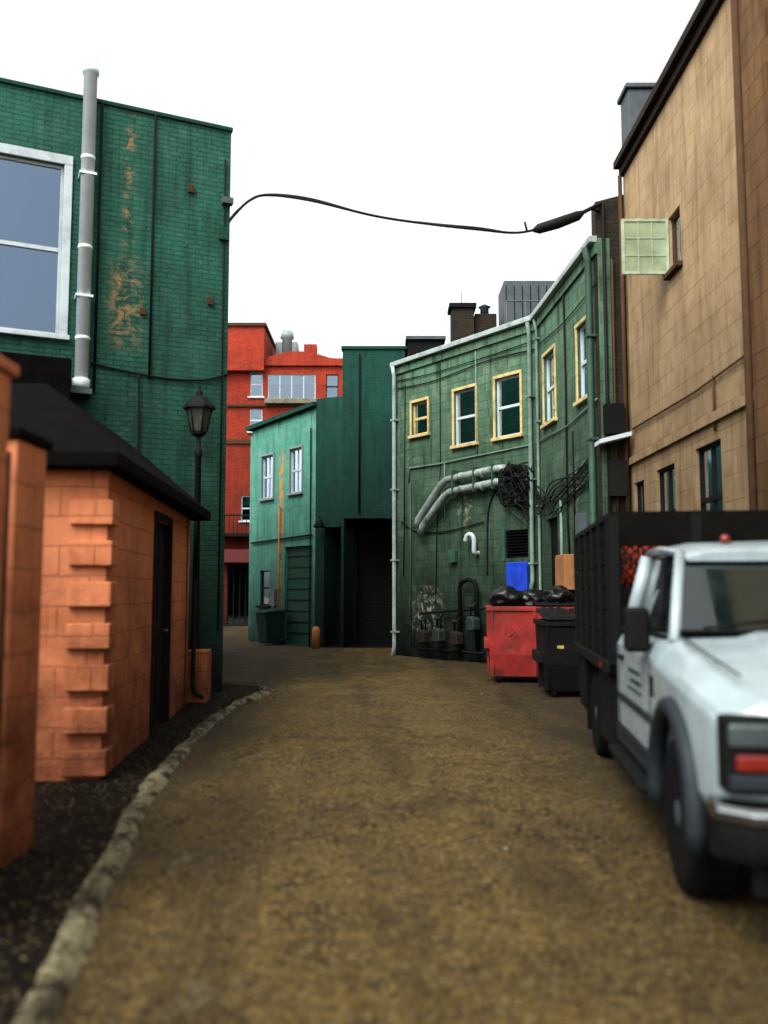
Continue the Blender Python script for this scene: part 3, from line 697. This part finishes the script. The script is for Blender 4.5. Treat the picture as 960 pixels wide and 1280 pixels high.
tube('downspout_2',[FT.P(.12,.09,2),FT.P(.12,.09,HT-.2)],.035,M_BROWN,TN)
cond(FT,[(.3,4.3),(3.2,4.25),(5.0,4.3)],.015,M_BROWN,TN)
cond(FT,[(3.9,4.3),(3.9,3.6)],.015,M_BROWN,TN)
box('mass',XT+.7,12,-1,14.7,0,HT-.02,M_TAN,TN)
box('roof_deck',XT+.1,12,-1,14.75,HT-.015,HT+.03,M_ROOF,TN)
box('chimney',XT-.02,XT+.55,14.3,14.78,HT+.101,HT+1.15,M_GREY,TN,bevel=.02)
box('chimney_cap',XT-.07,XT+.6,14.25,14.83,HT+1.151,HT+1.24,M_GREY,TN,bevel=.02)
yy=12.5
M_PFR=mat_simple('pane_frame_paint','#8f9a80',.5,dirt=.3)
for a,b,c,d in ((3.46,4.14,6.2,6.24),(3.46,4.14,6.99,7.03),(3.46,3.50,6.24,6.99),(4.10,4.14,6.24,6.99)):
    box('casement_pane_frame',a,b,yy-.02,yy+.02,c,d,M_PFR,TN)
for xm in (3.70,3.90): box('casement_pane_mullion',xm-.008,xm+.008,yy-.015,yy+.015,6.24,6.99,M_PFR,TN)
for zm in (6.48,6.74): box('casement_pane_rail',3.50,4.10,yy-.014,yy+.014,zm-.008,zm+.008,M_PFR,TN)
box('casement_pane_glass',3.5,4.1,yy-.005,yy+.005,6.24,6.99,mat_simple('frosted_pane','#7e8a6c',.3,var=.25,scale=2),TN)

RT=empty('rooftop_plant_room'); box('walls',.75,1.75,26,29,8.6,9.15,M_BLACKP,RT); box('cap',.65,1.85,25.9,29.1,9.151,9.25,M_GREY,RT)
RC=empty('rooftop_chimney'); box('stack',1.85,2.45,23.6,24.2,7.45,9.35,M_BRICKDARK,RC); box('cap',1.78,2.52,23.53,24.27,9.351,9.47,M_BLACKP,RC)
box('stack_2',2.5,3.1,23.8,24.5,7.45,9.25,M_BRICKDARK,RC); lathe('cowl',[(.12,9.25),(.12,9.5),(.18,9.52),(.05,9.6)],M_GREY,RC,center=(2.8,24.1,0))
RG=empty('rooftop_air_unit'); box('cabinet',3.25,4.7,23.4,24.6,7.45,10.05,M_GREY,RG,bevel=.03)
for i in range(6): box('fin',3.3+i*.22,3.32+i*.22,23.385,23.4,8.4,9.9,M_BLACKP,RG)
for a in (3.2,3.7,4.2,4.7): tube('rail_post',[(a,22.6,7.4),(a,22.6,9.2)],.02,M_GREY,RG,seg=6)
tube('rail',[(3.2,22.6,9.2),(4.9,22.6,9.2)],.02,M_GREY,RG,seg=6)
AN=empty('roof_antenna'); tube('mast',[(2.15,24,9.4),(2.15,24,9.95)],.012,M_GREY,AN,seg=6)

# ------------------------------------------------------------------ overhead cable
OC=empty('overhead_cable')
pts=[(-2.6,14.02,7.55),(-2.45,14.0,7.75),(-2.2,14.0,8.0),(-1.9,14.0,8.09),(-1.2,14.05,8.02),(-.13,14.2,7.82),(.8,14.25,7.70),(1.6,14.3,7.63),(2.2,14.45,7.64),(2.6,14.5,7.72)]
tube('cable',pts,.022,M_CABLE,OC,smooth_path=True,seg=8)
tube('cable_2',[(x,y+.03,z+.03+.02*math.sin(i*2.1)) for i,(x,y,z) in enumerate(pts)],.013,M_CABLE,OC,smooth_path=True,seg=6)
tube('splice_sleeve',[(2.52,14.5,7.70),(2.62,14.5,7.73),(2.95,14.55,7.85),(3.3,14.6,8.0),(3.42,14.62,8.08)],[.03,.085,.095,.085,.03],M_CABLE,OC,seg=12)
tube('cable_end',[(3.4,14.62,8.07),(3.6,14.7,8.2),(3.75,14.78,8.3)],.035,M_CABLE,OC,seg=8)
tube('cable_end_2',[(3.3,14.62,7.98),(3.55,14.7,8.18),(3.72,14.78,8.15)],.02,M_CABLE,OC,seg=8)
tube('cable_clamp',[(2.42,14.48,7.66),(2.38,14.48,7.84)],.02,M_CABLE,OC,seg=6)

# ------------------------------------------------------------------ dumpsters
def dumpster(name,loc,rot,w_,d_,h,mat,sticker=False,bags=0,lid_open=False):
    e=empty(name,loc,rot)
    hw=w_/2
    def ring(ins,z,fi): return [(-hw+ins,fi,z),(hw-ins,fi,z),(hw-ins,d_-ins,z),(-hw+ins,d_-ins,z)]
    loft('body',[ring(.05,.12,.16),ring(.02,.5,.06),ring(0,h-.06,0),ring(0,h,0),ring(.05,h-.001,.05),ring(.07,h-.25,.07)],mat,e)
    for (a,b,c,d) in ((-hw-.03,hw+.03,-.03,.03),(-hw-.03,hw+.03,d_-.03,d_+.03)): box('rim',a,b,c,d,h-.07,h+.01,mat,e,bevel=.01)
    for s in (-1,1): box('rim_side',s*hw-.03,s*hw+.03,.03,d_-.03,h-.07,h+.008,mat,e,bevel=.01)
    n=4
    for i in range(n+1):
        x=-hw+.06+(w_-.12)*i/n
        v=[(x-.03,.12,.12),(x+.03,.12,.12),(x+.03,-.02,h-.07),(x-.03,-.02,h-.07),(x-.03,.17,.12),(x+.03,.17,.12),(x+.03,.03,h-.07),(x-.03,.03,h-.07)]
        if i in (0,2,n): mesh_obj('rib',v,BF,mat,e,bevel=.006)
    for s in (-1,1):
        box('fork_sleeve',s*(hw+.02)-.05,s*(hw+.02)+.05,.15,d_-.1,h*.45,h*.45+.16,mat,e,bevel=.01)
        box('side_rib',s*hw-.02,s*hw+.02,d_*.5,d_*.5+.06,.12,h-.07,mat,e)
        for yy_ in (.25,d_-.15):
            lathe('caster',[(.075,-.025),(.08,0),(.075,.025)],M_PLASTIC,e,axis='X',center=(s*(hw-.18),yy_,.08),seg=14)
            box('caster_fork',s*(hw-.18)-.04,s*(hw-.18)+.04,yy_-.04,yy_+.04,.1,.14,M_PLASTIC,e)
    for s in (-1,1):
        x0,x1=(-hw+.02,-.02) if s<0 else (.02,hw-.02)
        if lid_open and s<0:
            box('lid_open',x0,x1,d_+.03,d_+.06,h*.35,h+.02,M_PLASTIC,e,bevel=.01)
        else:
            v=[(x0,-.05,h+.02),(x1,-.05,h+.02),(x1,d_,h+.14),(x0,d_,h+.14),(x0,-.05,h+.05),(x1,-.05,h+.05),(x1,d_,h+.18),(x0,d_,h+.18)]
            mesh_obj('lid',v,BF,M_PLASTIC,e,bevel=.01)
            for q in (.25,.5,.75):
                xx=x0+(x1-x0)*q
                v=[(xx-.04,-.03,h+.051),(xx+.04,-.03,h+.051),(xx+.04,d_,h+.181),(xx-.04,d_,h+.181),(xx-.03,-.03,h+.07),(xx+.03,-.03,h+.07),(xx+.03,d_,h+.2),(xx-.03,d_,h+.2)]
                mesh_obj('lid_rib',v,BF,M_PLASTIC,e)
    for i in range(bags):
        bm=bmesh.new(); bmesh.ops.create_icosphere(bm,subdivisions=4,radius=.3)
        off=random.uniform(0,99)
        for v in bm.verts:
            k=mnoise.noise(v.co*5+Vector((off,0,0)))*.25+mnoise.noise(v.co*13+Vector((off,3,0)))*.12
            v.co*=1+k; v.co.z*=.7
        me=bpy.data.meshes.new('bag'); bm.to_mesh(me); bm.free(); me.materials.append(M_BAG)
        for p in me.polygons: p.use_smooth=True
        o=bpy.data.objects.new('rubbish_bag',me); link(o,e); o.location=(-hw+.35+i*(w_-.7)/max(1,bags-1),.5+random.uniform(-.1,.2),h+.04+random.uniform(-.04,.1))
    if sticker:
        x0=-hw+.25
        def sq(z): return .16+( -.16)*(z-.12)/(h-.18)
        zc=h*.68
        wm=mat_simple('sticker_vinyl','#c48a80',.5,var=.1,dirt=.3)
        v=[(x0,sq(zc-.15)-.012,zc-.15),(x0+.22,sq(zc-.15)-.012,zc-.15),(x0+.22,sq(zc+.15)-.012,zc+.15),(x0,sq(zc+.15)-.012,zc+.15)]
        mesh_obj('sticker',v,[(0,1,2,3)],wm,e)
        for k in range(3):
            a0=k*2.094+.3
            pts_=[(x0+.11+.07*math.cos(a0+j*.3),sq(zc)-.02,zc+.01+.08*math.sin(a0+j*.3)) for j in range(6)]
            tube('sticker_arrow',pts_,.012,mat,e,seg=5)
    return e
dumpster('red_dumpster',(2.62,15.55,.02),R(-6),1.6,1.25,1.33,M_REDP,sticker=True,bags=3,lid_open=True)
bd=dumpster('black_dumpster',(2.90,13.3,.02),R(-4),1.05,1.2,1.15,M_PLASTIC,bags=0)
box('warning_label',-.32,-.22,.03,.04,.75,1.0,mat_simple('label_yellow','#8f8440',.6,dirt=.3),bd)

# ------------------------------------------------------------------ stake-body truck
TR=empty('stake_body_truck',(2.41,3.76,0.03),R(-7.0))
M_WHITE=mat_simple('truck_white_paint','#7f8d90',.3,var=.06,scale=3,coat=.35,dirt=.35)
M_CHROME=mat_simple('chrome','#7c8182',.22,metal=1.0,var=.05,dirt=.4)
M_TYRE=mat_simple('tyre_rubber','#070707',.9,bump=.2,spec=.08)
M_STEEL=mat_simple('steel_rim','#3d4347',.5,metal=.4,var=.1,dirt=.6)
M_AUTOGL=mat_simple('auto_glass','#0a1412',.05,var=.3,scale=1.2,spec=.5,coat=.4)
M_FLARE=mat_simple('fender_flare','#151c20',.6,var=.1,spec=.2)
M_LAMPC=mat_simple('headlamp_lens','#363f3f',.15,coat=.4)
M_LAMPR=mat_simple('turn_signal_lens','#5e1209',.3,coat=.15,var=.2)
def sec(y,w_,zb,zbelt,wt,zt,cr_):
    L_=[(-w_+.05,zb),(-w_,zb+.1),(-w_,zbelt),(-w_+.03,zbelt+.05),(-wt-.05,zt-.03),(-wt,zt),(-wt*.62,zt+cr_*.25),(-wt*.5,zt+cr_)]
    pts_=L_+[(0,zt+cr_*1.1)]+[(-x,z) for x,z in reversed(L_)]
    return [(x,y,z) for x,z in pts_]
secs=[sec(.10,.80,.62,.90,.66,1.04,.03),sec(.16,.93,.58,.96,.74,1.09,.05),sec(.30,.97,.55,1.02,.78,1.14,.06),sec(.9,.985,.5,1.08,.80,1.22,.07),sec(1.45,.99,.48,1.14,.84,1.30,.05),
      sec(1.52,.99,.46,1.16,.86,1.31,.01),sec(3.05,.99,.46,1.18,.88,1.31,.0),sec(3.12,.96,.50,1.16,.86,1.29,.0)]
body=loft('cab_body',secs,M_WHITE,TR,bevel=.02)
c1=lathe('arch_cut',[(.50,-1.2),(.50,1.2)],None,TR,axis='X',center=(0,.98,.44),seg=40,smooth=False)
bo=body.modifiers.new('cut','BOOLEAN'); bo.object=c1; bo.operation='DIFFERENCE'; bo.solver='EXACT'
bpy.context.view_layer.update()
dg=bpy.context.evaluated_depsgraph_get()
me=bpy.data.meshes.new_from_object(body.evaluated_get(dg)); 
body.modifiers.clear(); body.data=me
bpy.data.objects.remove(c1)
box('inner_chassis',-.62,.62,.25,6.0,.42,.8,M_BLACKP,TR)
for s in (-1,1):
    pts_=[]
    for k in range(19):
        a=math.pi*(-.06+1.12*k/18); pts_.append((s*.985,.98+.52*math.cos(a),.44+.52*math.sin(a)))
    tube('fender_flare',pts_,.055,M_FLARE,TR,seg=8)
    pts_=[(s*.72,.98+.47*math.cos(math.pi*k/12),.46+.47*math.sin(math.pi*k/12)) for k in range(13)]
    tube('wheel_housing',pts_,.12,M_BLACKP,TR,seg=6)
gz=1.30
b0=[(-.84,1.48,gz),(.84,1.48,gz),(.87,3.06,gz),(-.87,3.06,gz)]
t0=[(-.68,2.12,1.83),(.68,2.12,1.83),(.72,3.0,1.85),(-.72,3.0,1.85)]
mesh_obj('cab_glass',b0+t0,BF,M_AUTOGL,TR)
rs=[]
for y,z,w_ in ((2.02,1.82,.66),(2.10,1.855,.70),(2.4,1.895,.73),(2.85,1.90,.74),(3.06,1.86,.73)):
    rs.append([(-w_,y,z-.05),(-w_-.01,y,z-.015),(-w_*.8,y,z+.02),(0,y,z+.035),(w_*.8,y,z+.02),(w_+.01,y,z-.015),(w_,y,z-.05)])
loft('cab_roof',rs,M_WHITE,TR,bevel=.01)
for s in (-1,1):
    tube('a_pillar',[(s*.87,1.44,gz-.02),(s*.785,1.76,1.56),(s*.695,2.08,1.83)],.036,M_WHITE,TR,seg=10)
    tube('b_pillar',[(s*.90,3.02,gz-.02),(s*.75,2.99,1.84)],.055,M_WHITE,TR,seg=10)
    tube('window_seal',[(s*.855,2.02,gz+.02),(s*.76,2.3,1.80)],.022,M_BLACKP,TR,seg=8)
    tube('belt_seal',[(s*.90,1.55,gz+.005),(s*.915,3.0,gz+.005)],.016,M_BLACKP,TR,seg=6)
    tube('drip_rail',[(s*.695,2.1,1.84),(s*.745,2.5,1.88),(s*.75,3.0,1.87)],.018,M_WHITE,TR,seg=6)
    for y in (1.62,2.95): box('door_seam',s*.991-.004,s*.991+.004,y,y+.012,.55,1.18,M_BLACKP,TR)
    box('door_seam_bottom',s*.991-.004,s*.991+.004,1.62,2.962,.53,.545,M_BLACKP,TR)
    box('door_handle',s*1.0-.02,s*1.0+.02,2.68,2.86,1.08,1.115,M_BLACKP,TR,bevel=.01)
    box('side_moulding',s*.995-.012,s*.995+.012,1.64,2.94,.78,.83,M_FLARE,TR,bevel=.006)
    box('rocker_panel',s*.985-.01,s*.985+.012,1.56,3.1,.455,.60,M_FLARE,TR,bevel=.006)
    box('running_board',s*.94-.13,s*.94+.06,1.6,3.1,.36,.41,M_BLACKP,TR,bevel=.015)
    tube('mirror_arm',[(s*.88,1.72,1.34),(s*1.04,1.74,1.36)],.018,M_BLACKP,TR,seg=8)
    tube('mirror_arm_2',[(s*.90,1.78,1.24),(s*1.04,1.76,1.22)],.018,M_BLACKP,TR,seg=8)
    box('mirror_head',s*1.04-.085,s*1.04+.07,1.66,1.78,1.20,1.48,M_BLACKP,TR,bevel=.03)
    for (a,b,c,d) in ((1.95,2.55,.90,.92),(1.95,2.42,.955,.985),(2.0,2.5,1.02,1.05)):
        for q in range(7):
            aa=a+(b-a)*q/7; box('door_lettering',s*.9935-.0015,s*.9935+.0015,aa,aa+(b-a)/7*.62,c,d,M_GDOOR,TR)
    box('fender_vent',s*.992-.005,s*.992+.005,1.50,1.60,.95,1.07,M_BLACKP,TR)
box('cowl',-.84,.84,1.40,1.52,1.335,1.35,M_BLACKP,TR,bevel=.01)
for x in (-.55,.15): tube('wiper',[(x-.15,1.45,1.36),(x+.42,1.56,1.42)],.01,M_BLACKP,TR,seg=6)
tube('windscreen_seal',[(-.86,1.46,1.315),(.86,1.46,1.315)],.014,M_BLACKP,TR,seg=6)
for s in (-1,1): tube('hood_seam',[(s*.80,.32,1.185),(s*.82,.9,1.252),(s*.85,1.42,1.325)],.006,M_BLACKP,TR,seg=6)
for x in (-.36,-.04,.28): lathe('roof_marker',[(.035,1.90),(.035,1.93),(.02,1.955)],M_LAMPR,TR,center=(x,2.25,0.01),seg=12)
box('grille_surround',-.62,.62,.02,.12,.70,1.03,M_CHROME,TR,bevel=.03)
box('grille_opening',-.56,.56,.0,.05,.74,.99,M_BLACKP,TR,bevel=.01)
for k in range(3): box('grille_bar',-.57,.57,-.015,.02,.79+k*.07,.815+k*.07,M_CHROME,TR,bevel=.008)
for k in (-.2,.2): box('grille_post',k-.03,k+.03,-.018,.02,.75,.98,M_CHROME,TR,bevel=.008)
for s in (-1,1):
    a,b=(s*.93,s*.66) if s<0 else (s*.66,s*.93)
    box('headlamp_bezel',a-.015,b+.015,.045,.2,.70,1.03,M_BLACKP,TR,bevel=.02)
    box('headlamp',a,b,.03,.12,.90,1.005,M_LAMPC,TR,bevel=.02)
    for q in range(9): box('lamp_flute',a+.02+q*.027,a+.03+q*.027,.026,.032,.91,.995,M_LAMPC,TR)
    box('turn_signal',a+.03,b,.028,.12,.80,.87,M_LAMPR,TR,bevel=.012)
    box('lower_lamp_trim',a,b,.03,.12,.72,.785,M_FLARE,TR,bevel=.01)
loft('bumper',[[(x,y0_,z) for (y0_,z) in ((-.12+dy,.44),(-.15+dy,.50),(-.15+dy,.60),(-.12+dy,.66),(.02+dy,.67),(.02+dy,.43))] for x,dy in ((-1.0,.14),(-.88,.04),(-.5,0),(.5,0),(.88,.04),(1.0,.14))],M_BLACKP,TR,bevel=.01)
loft('bumper_chrome_strip',[[(x,y0_,z) for (y0_,z) in ((-.135+dy,.605),(-.165+dy,.61),(-.165+dy,.655),(-.135+dy,.675),(.0+dy,.685),(.0+dy,.60))] for x,dy in ((-1.005,.14),(-.88,.04),(-.5,0),(.5,0),(.88,.04),(1.005,.14))],M_CHROME,TR,bevel=.008)
box('air_dam',-.85,.85,.0,.08,.28,.44,M_BLACKP,TR,bevel=.02)
box('number_plate',-.16,.16,-.165,-.15,.46,.6,M_WTRIM,TR,bevel=.004)
for s in (-1,1): tube('tow_hook',[(s*.45,-.02,.40),(s*.45,-.14,.38),(s*.45,-.16,.43)],.018,M_BLACKP,TR,seg=8)
def wheel(x,y,dual=False):
    s=1 if x>0 else -1
    Rr=.40
    lathe('tyre',[(.24,-.12),(.33,-.135),(.385,-.12),(Rr,-.09),(Rr,.09),(.385,.12),(.33,.135),(.24,.12)],M_TYRE,TR,axis='X',center=(x,y,Rr),seg=36)
    vs=[];fs=[]
    for k in range(40):
        a=2*math.pi*k/40
        for off,ph in ((-.05,0),(.05,.08)):
            t_=Vector((0,-math.sin(a+ph),math.cos(a+ph))); r_=Vector((0,math.cos(a+ph),math.sin(a+ph))); c=Vector((x+off,y,Rr))+r_*(Rr+.003)
            n=len(vs)
            for (ii,jj,kk) in ((-1,-1,-1),(1,-1,-1),(1,1,-1),(-1,1,-1),(-1,-1,1),(1,-1,1),(1,1,1),(-1,1,1)):
                vs.append(c+Vector((ii*.038,0,0))+t_*(jj*.02)+r_*(kk*.008))
            fs+=[tuple(n+q for q in f) for f in BF]
    mesh_obj('tread_blocks',vs,fs,M_TYRE,TR)
    lathe('rim',[(.245,s*.115),(.235,s*.09),(.20,s*.05 if not dual else s*-.02),(.12,s*.045 if not dual else s*-.03),(.10,s*.10),(.06,s*.125),(.02,s*.13)],M_STEEL,TR,axis='X',center=(x,y,Rr),seg=28)
    for k in range(8):
        a=k*math.pi/4; lathe('hand_hole',[(.028,s*.052),(.028,s*.056)],M_BLACKP,TR,axis='X',center=(x+ (s*.002 if not dual else s*-.07),y+.165*math.cos(a),Rr+.165*math.sin(a)),seg=10)
for s in (-1,1):
    wheel(s*.85,.98); wheel(s*.83,4.95,True); wheel(s*.56,4.95,True)
M_STAKE=mat_simple('stake_black_wood','#060605',.9,var=.4,bump=.2,dirt=.1,spec=.05)
y0,y1=3.28,6.25
box('bed_floor',-1.0,1.0,y0,y1,.92,1.04,M_STAKE,TR,bevel=.008)
box('frame_rail',-.45,-.36,3.1,y1,.66,.915,M_BLACKP,TR); box('frame_rail_2',.36,.45,3.1,y1,.66,.915,M_BLACKP,TR)
BT=2.19
for s in (-1,1):
    for k in range(6): box('side_slat',s*.985-.015,s*.985+.015,y0+.02,y1-.02,1.05+k*.188,1.05+k*.188+.176,M_STAKE,TR,bevel=.006)
    for k in range(6):
        y=y0+.03+k*(y1-y0-.12)/5; box('stake',s*1.012-.012,s*1.012+.02,y,y+.06,.93,BT,M_BLACKP,TR,bevel=.004)
    box('rub_rail',s*1.03-.02,s*1.03+.02,y0,y1,.93,1.02,M_BLACKP,TR,bevel=.005)
    box('tool_box',s*.82-.17,s*.82+.17,3.35,4.3,.30,.9,M_BLACKP,TR,bevel=.02)
    box('tool_box_rear',s*.82-.17,s*.82+.17,5.55,6.15,.35,.9,M_BLACKP,TR,bevel=.02)
    box('mud_flap',s*.72-.26,s*.72+.26,5.5,5.515,.16,.9,M_TYRE,TR)
    box('marker_lamp',s*1.05-.006,s*1.05+.012,3.6,3.7,.95,.99,M_LAMPR,TR,bevel=.004)
    box('top_rail',s*.99-.03,s*.99+.03,y0,y1,BT-.03,BT+.02,M_BLACKP,TR,bevel=.005)
box('headboard_low',-1.0,1.0,y0-.03,y0+.01,1.04,1.62,M_STAKE,TR)
box('headboard_top',-1.0,1.0,y0-.03,y0+.01,1.94,BT+.03,M_STAKE,TR)
for x in (-.97,-.33,.33,.97): box('headboard_post',x-.04,x+.04,y0-.05,y0+.02,1.0,BT,M_BLACKP,TR)
for k in range(-6,30):
    for sg in (1,-1):
        xa=-1+k*.08; za=1.62; zb=1.94
        if sg<0: za,zb=zb,za
        t0_=max(0,(-.97-xa)/.32); t1_=min(1,(.97-xa)/.32)
        if t1_-t0_<.05: continue
        tube('headboard_mesh',[(xa+.32*t0_,y0-.01+.006*sg,za+(zb-za)*t0_),(xa+.32*t1_,y0-.01+.006*sg,za+(zb-za)*t1_)],.008,M_BLACKP,TR,seg=4)
box('tailgate',-.97,.97,y1-.03,y1,1.05,BT,M_STAKE,TR)
box('load_bin',-.9,.9,y0+.45,y0+2.2,1.05,2.05,M_BLACKP,TR,bevel=.05)
M_NET=mat_simple('orange_net','#c03a18',.6,var=.2)
for i in range(9):
    tube('orange_safety_net',[(-.93+i*.05,y0+.12,1.5+.03*math.sin(i)),(-.84+i*.05,y0+.14,1.8),(-.80+i*.045,y0+.2,2.0)],.012,M_NET,TR,seg=5)
    tube('orange_safety_net',[(-.50-i*.05,y0+.12,1.5+.03*math.sin(i)),(-.55-i*.04,y0+.14,1.8),(-.6-i*.035,y0+.2,2.0)],.012,M_NET,TR,seg=5)
tube('exhaust_pipe',[(.5,3.2,.5),(.6,5.6,.5),(.7,6.2,.48)],.04,M_STEEL,TR)

# ------------------------------------------------------------------ camera
cd=bpy.data.cameras.new('camera'); cam=bpy.data.objects.new('camera',cd); scene.collection.objects.link(cam)
cam.location=(0,0,1.6); cam.rotation_euler=(R(90+5.2),0,0)
cd.sensor_fit='VERTICAL'; cd.sensor_height=32; cd.sensor_width=24; cd.lens=27.7; cd.clip_end=1500; cd.clip_start=.05
cd.dof.use_dof=True; cd.dof.focus_distance=20; cd.dof.aperture_fstop=.65
scene.camera=cam
scene.view_settings.view_transform='Standard'; scene.view_settings.look='None'; scene.view_settings.exposure=0; scene.view_settings.gamma=1
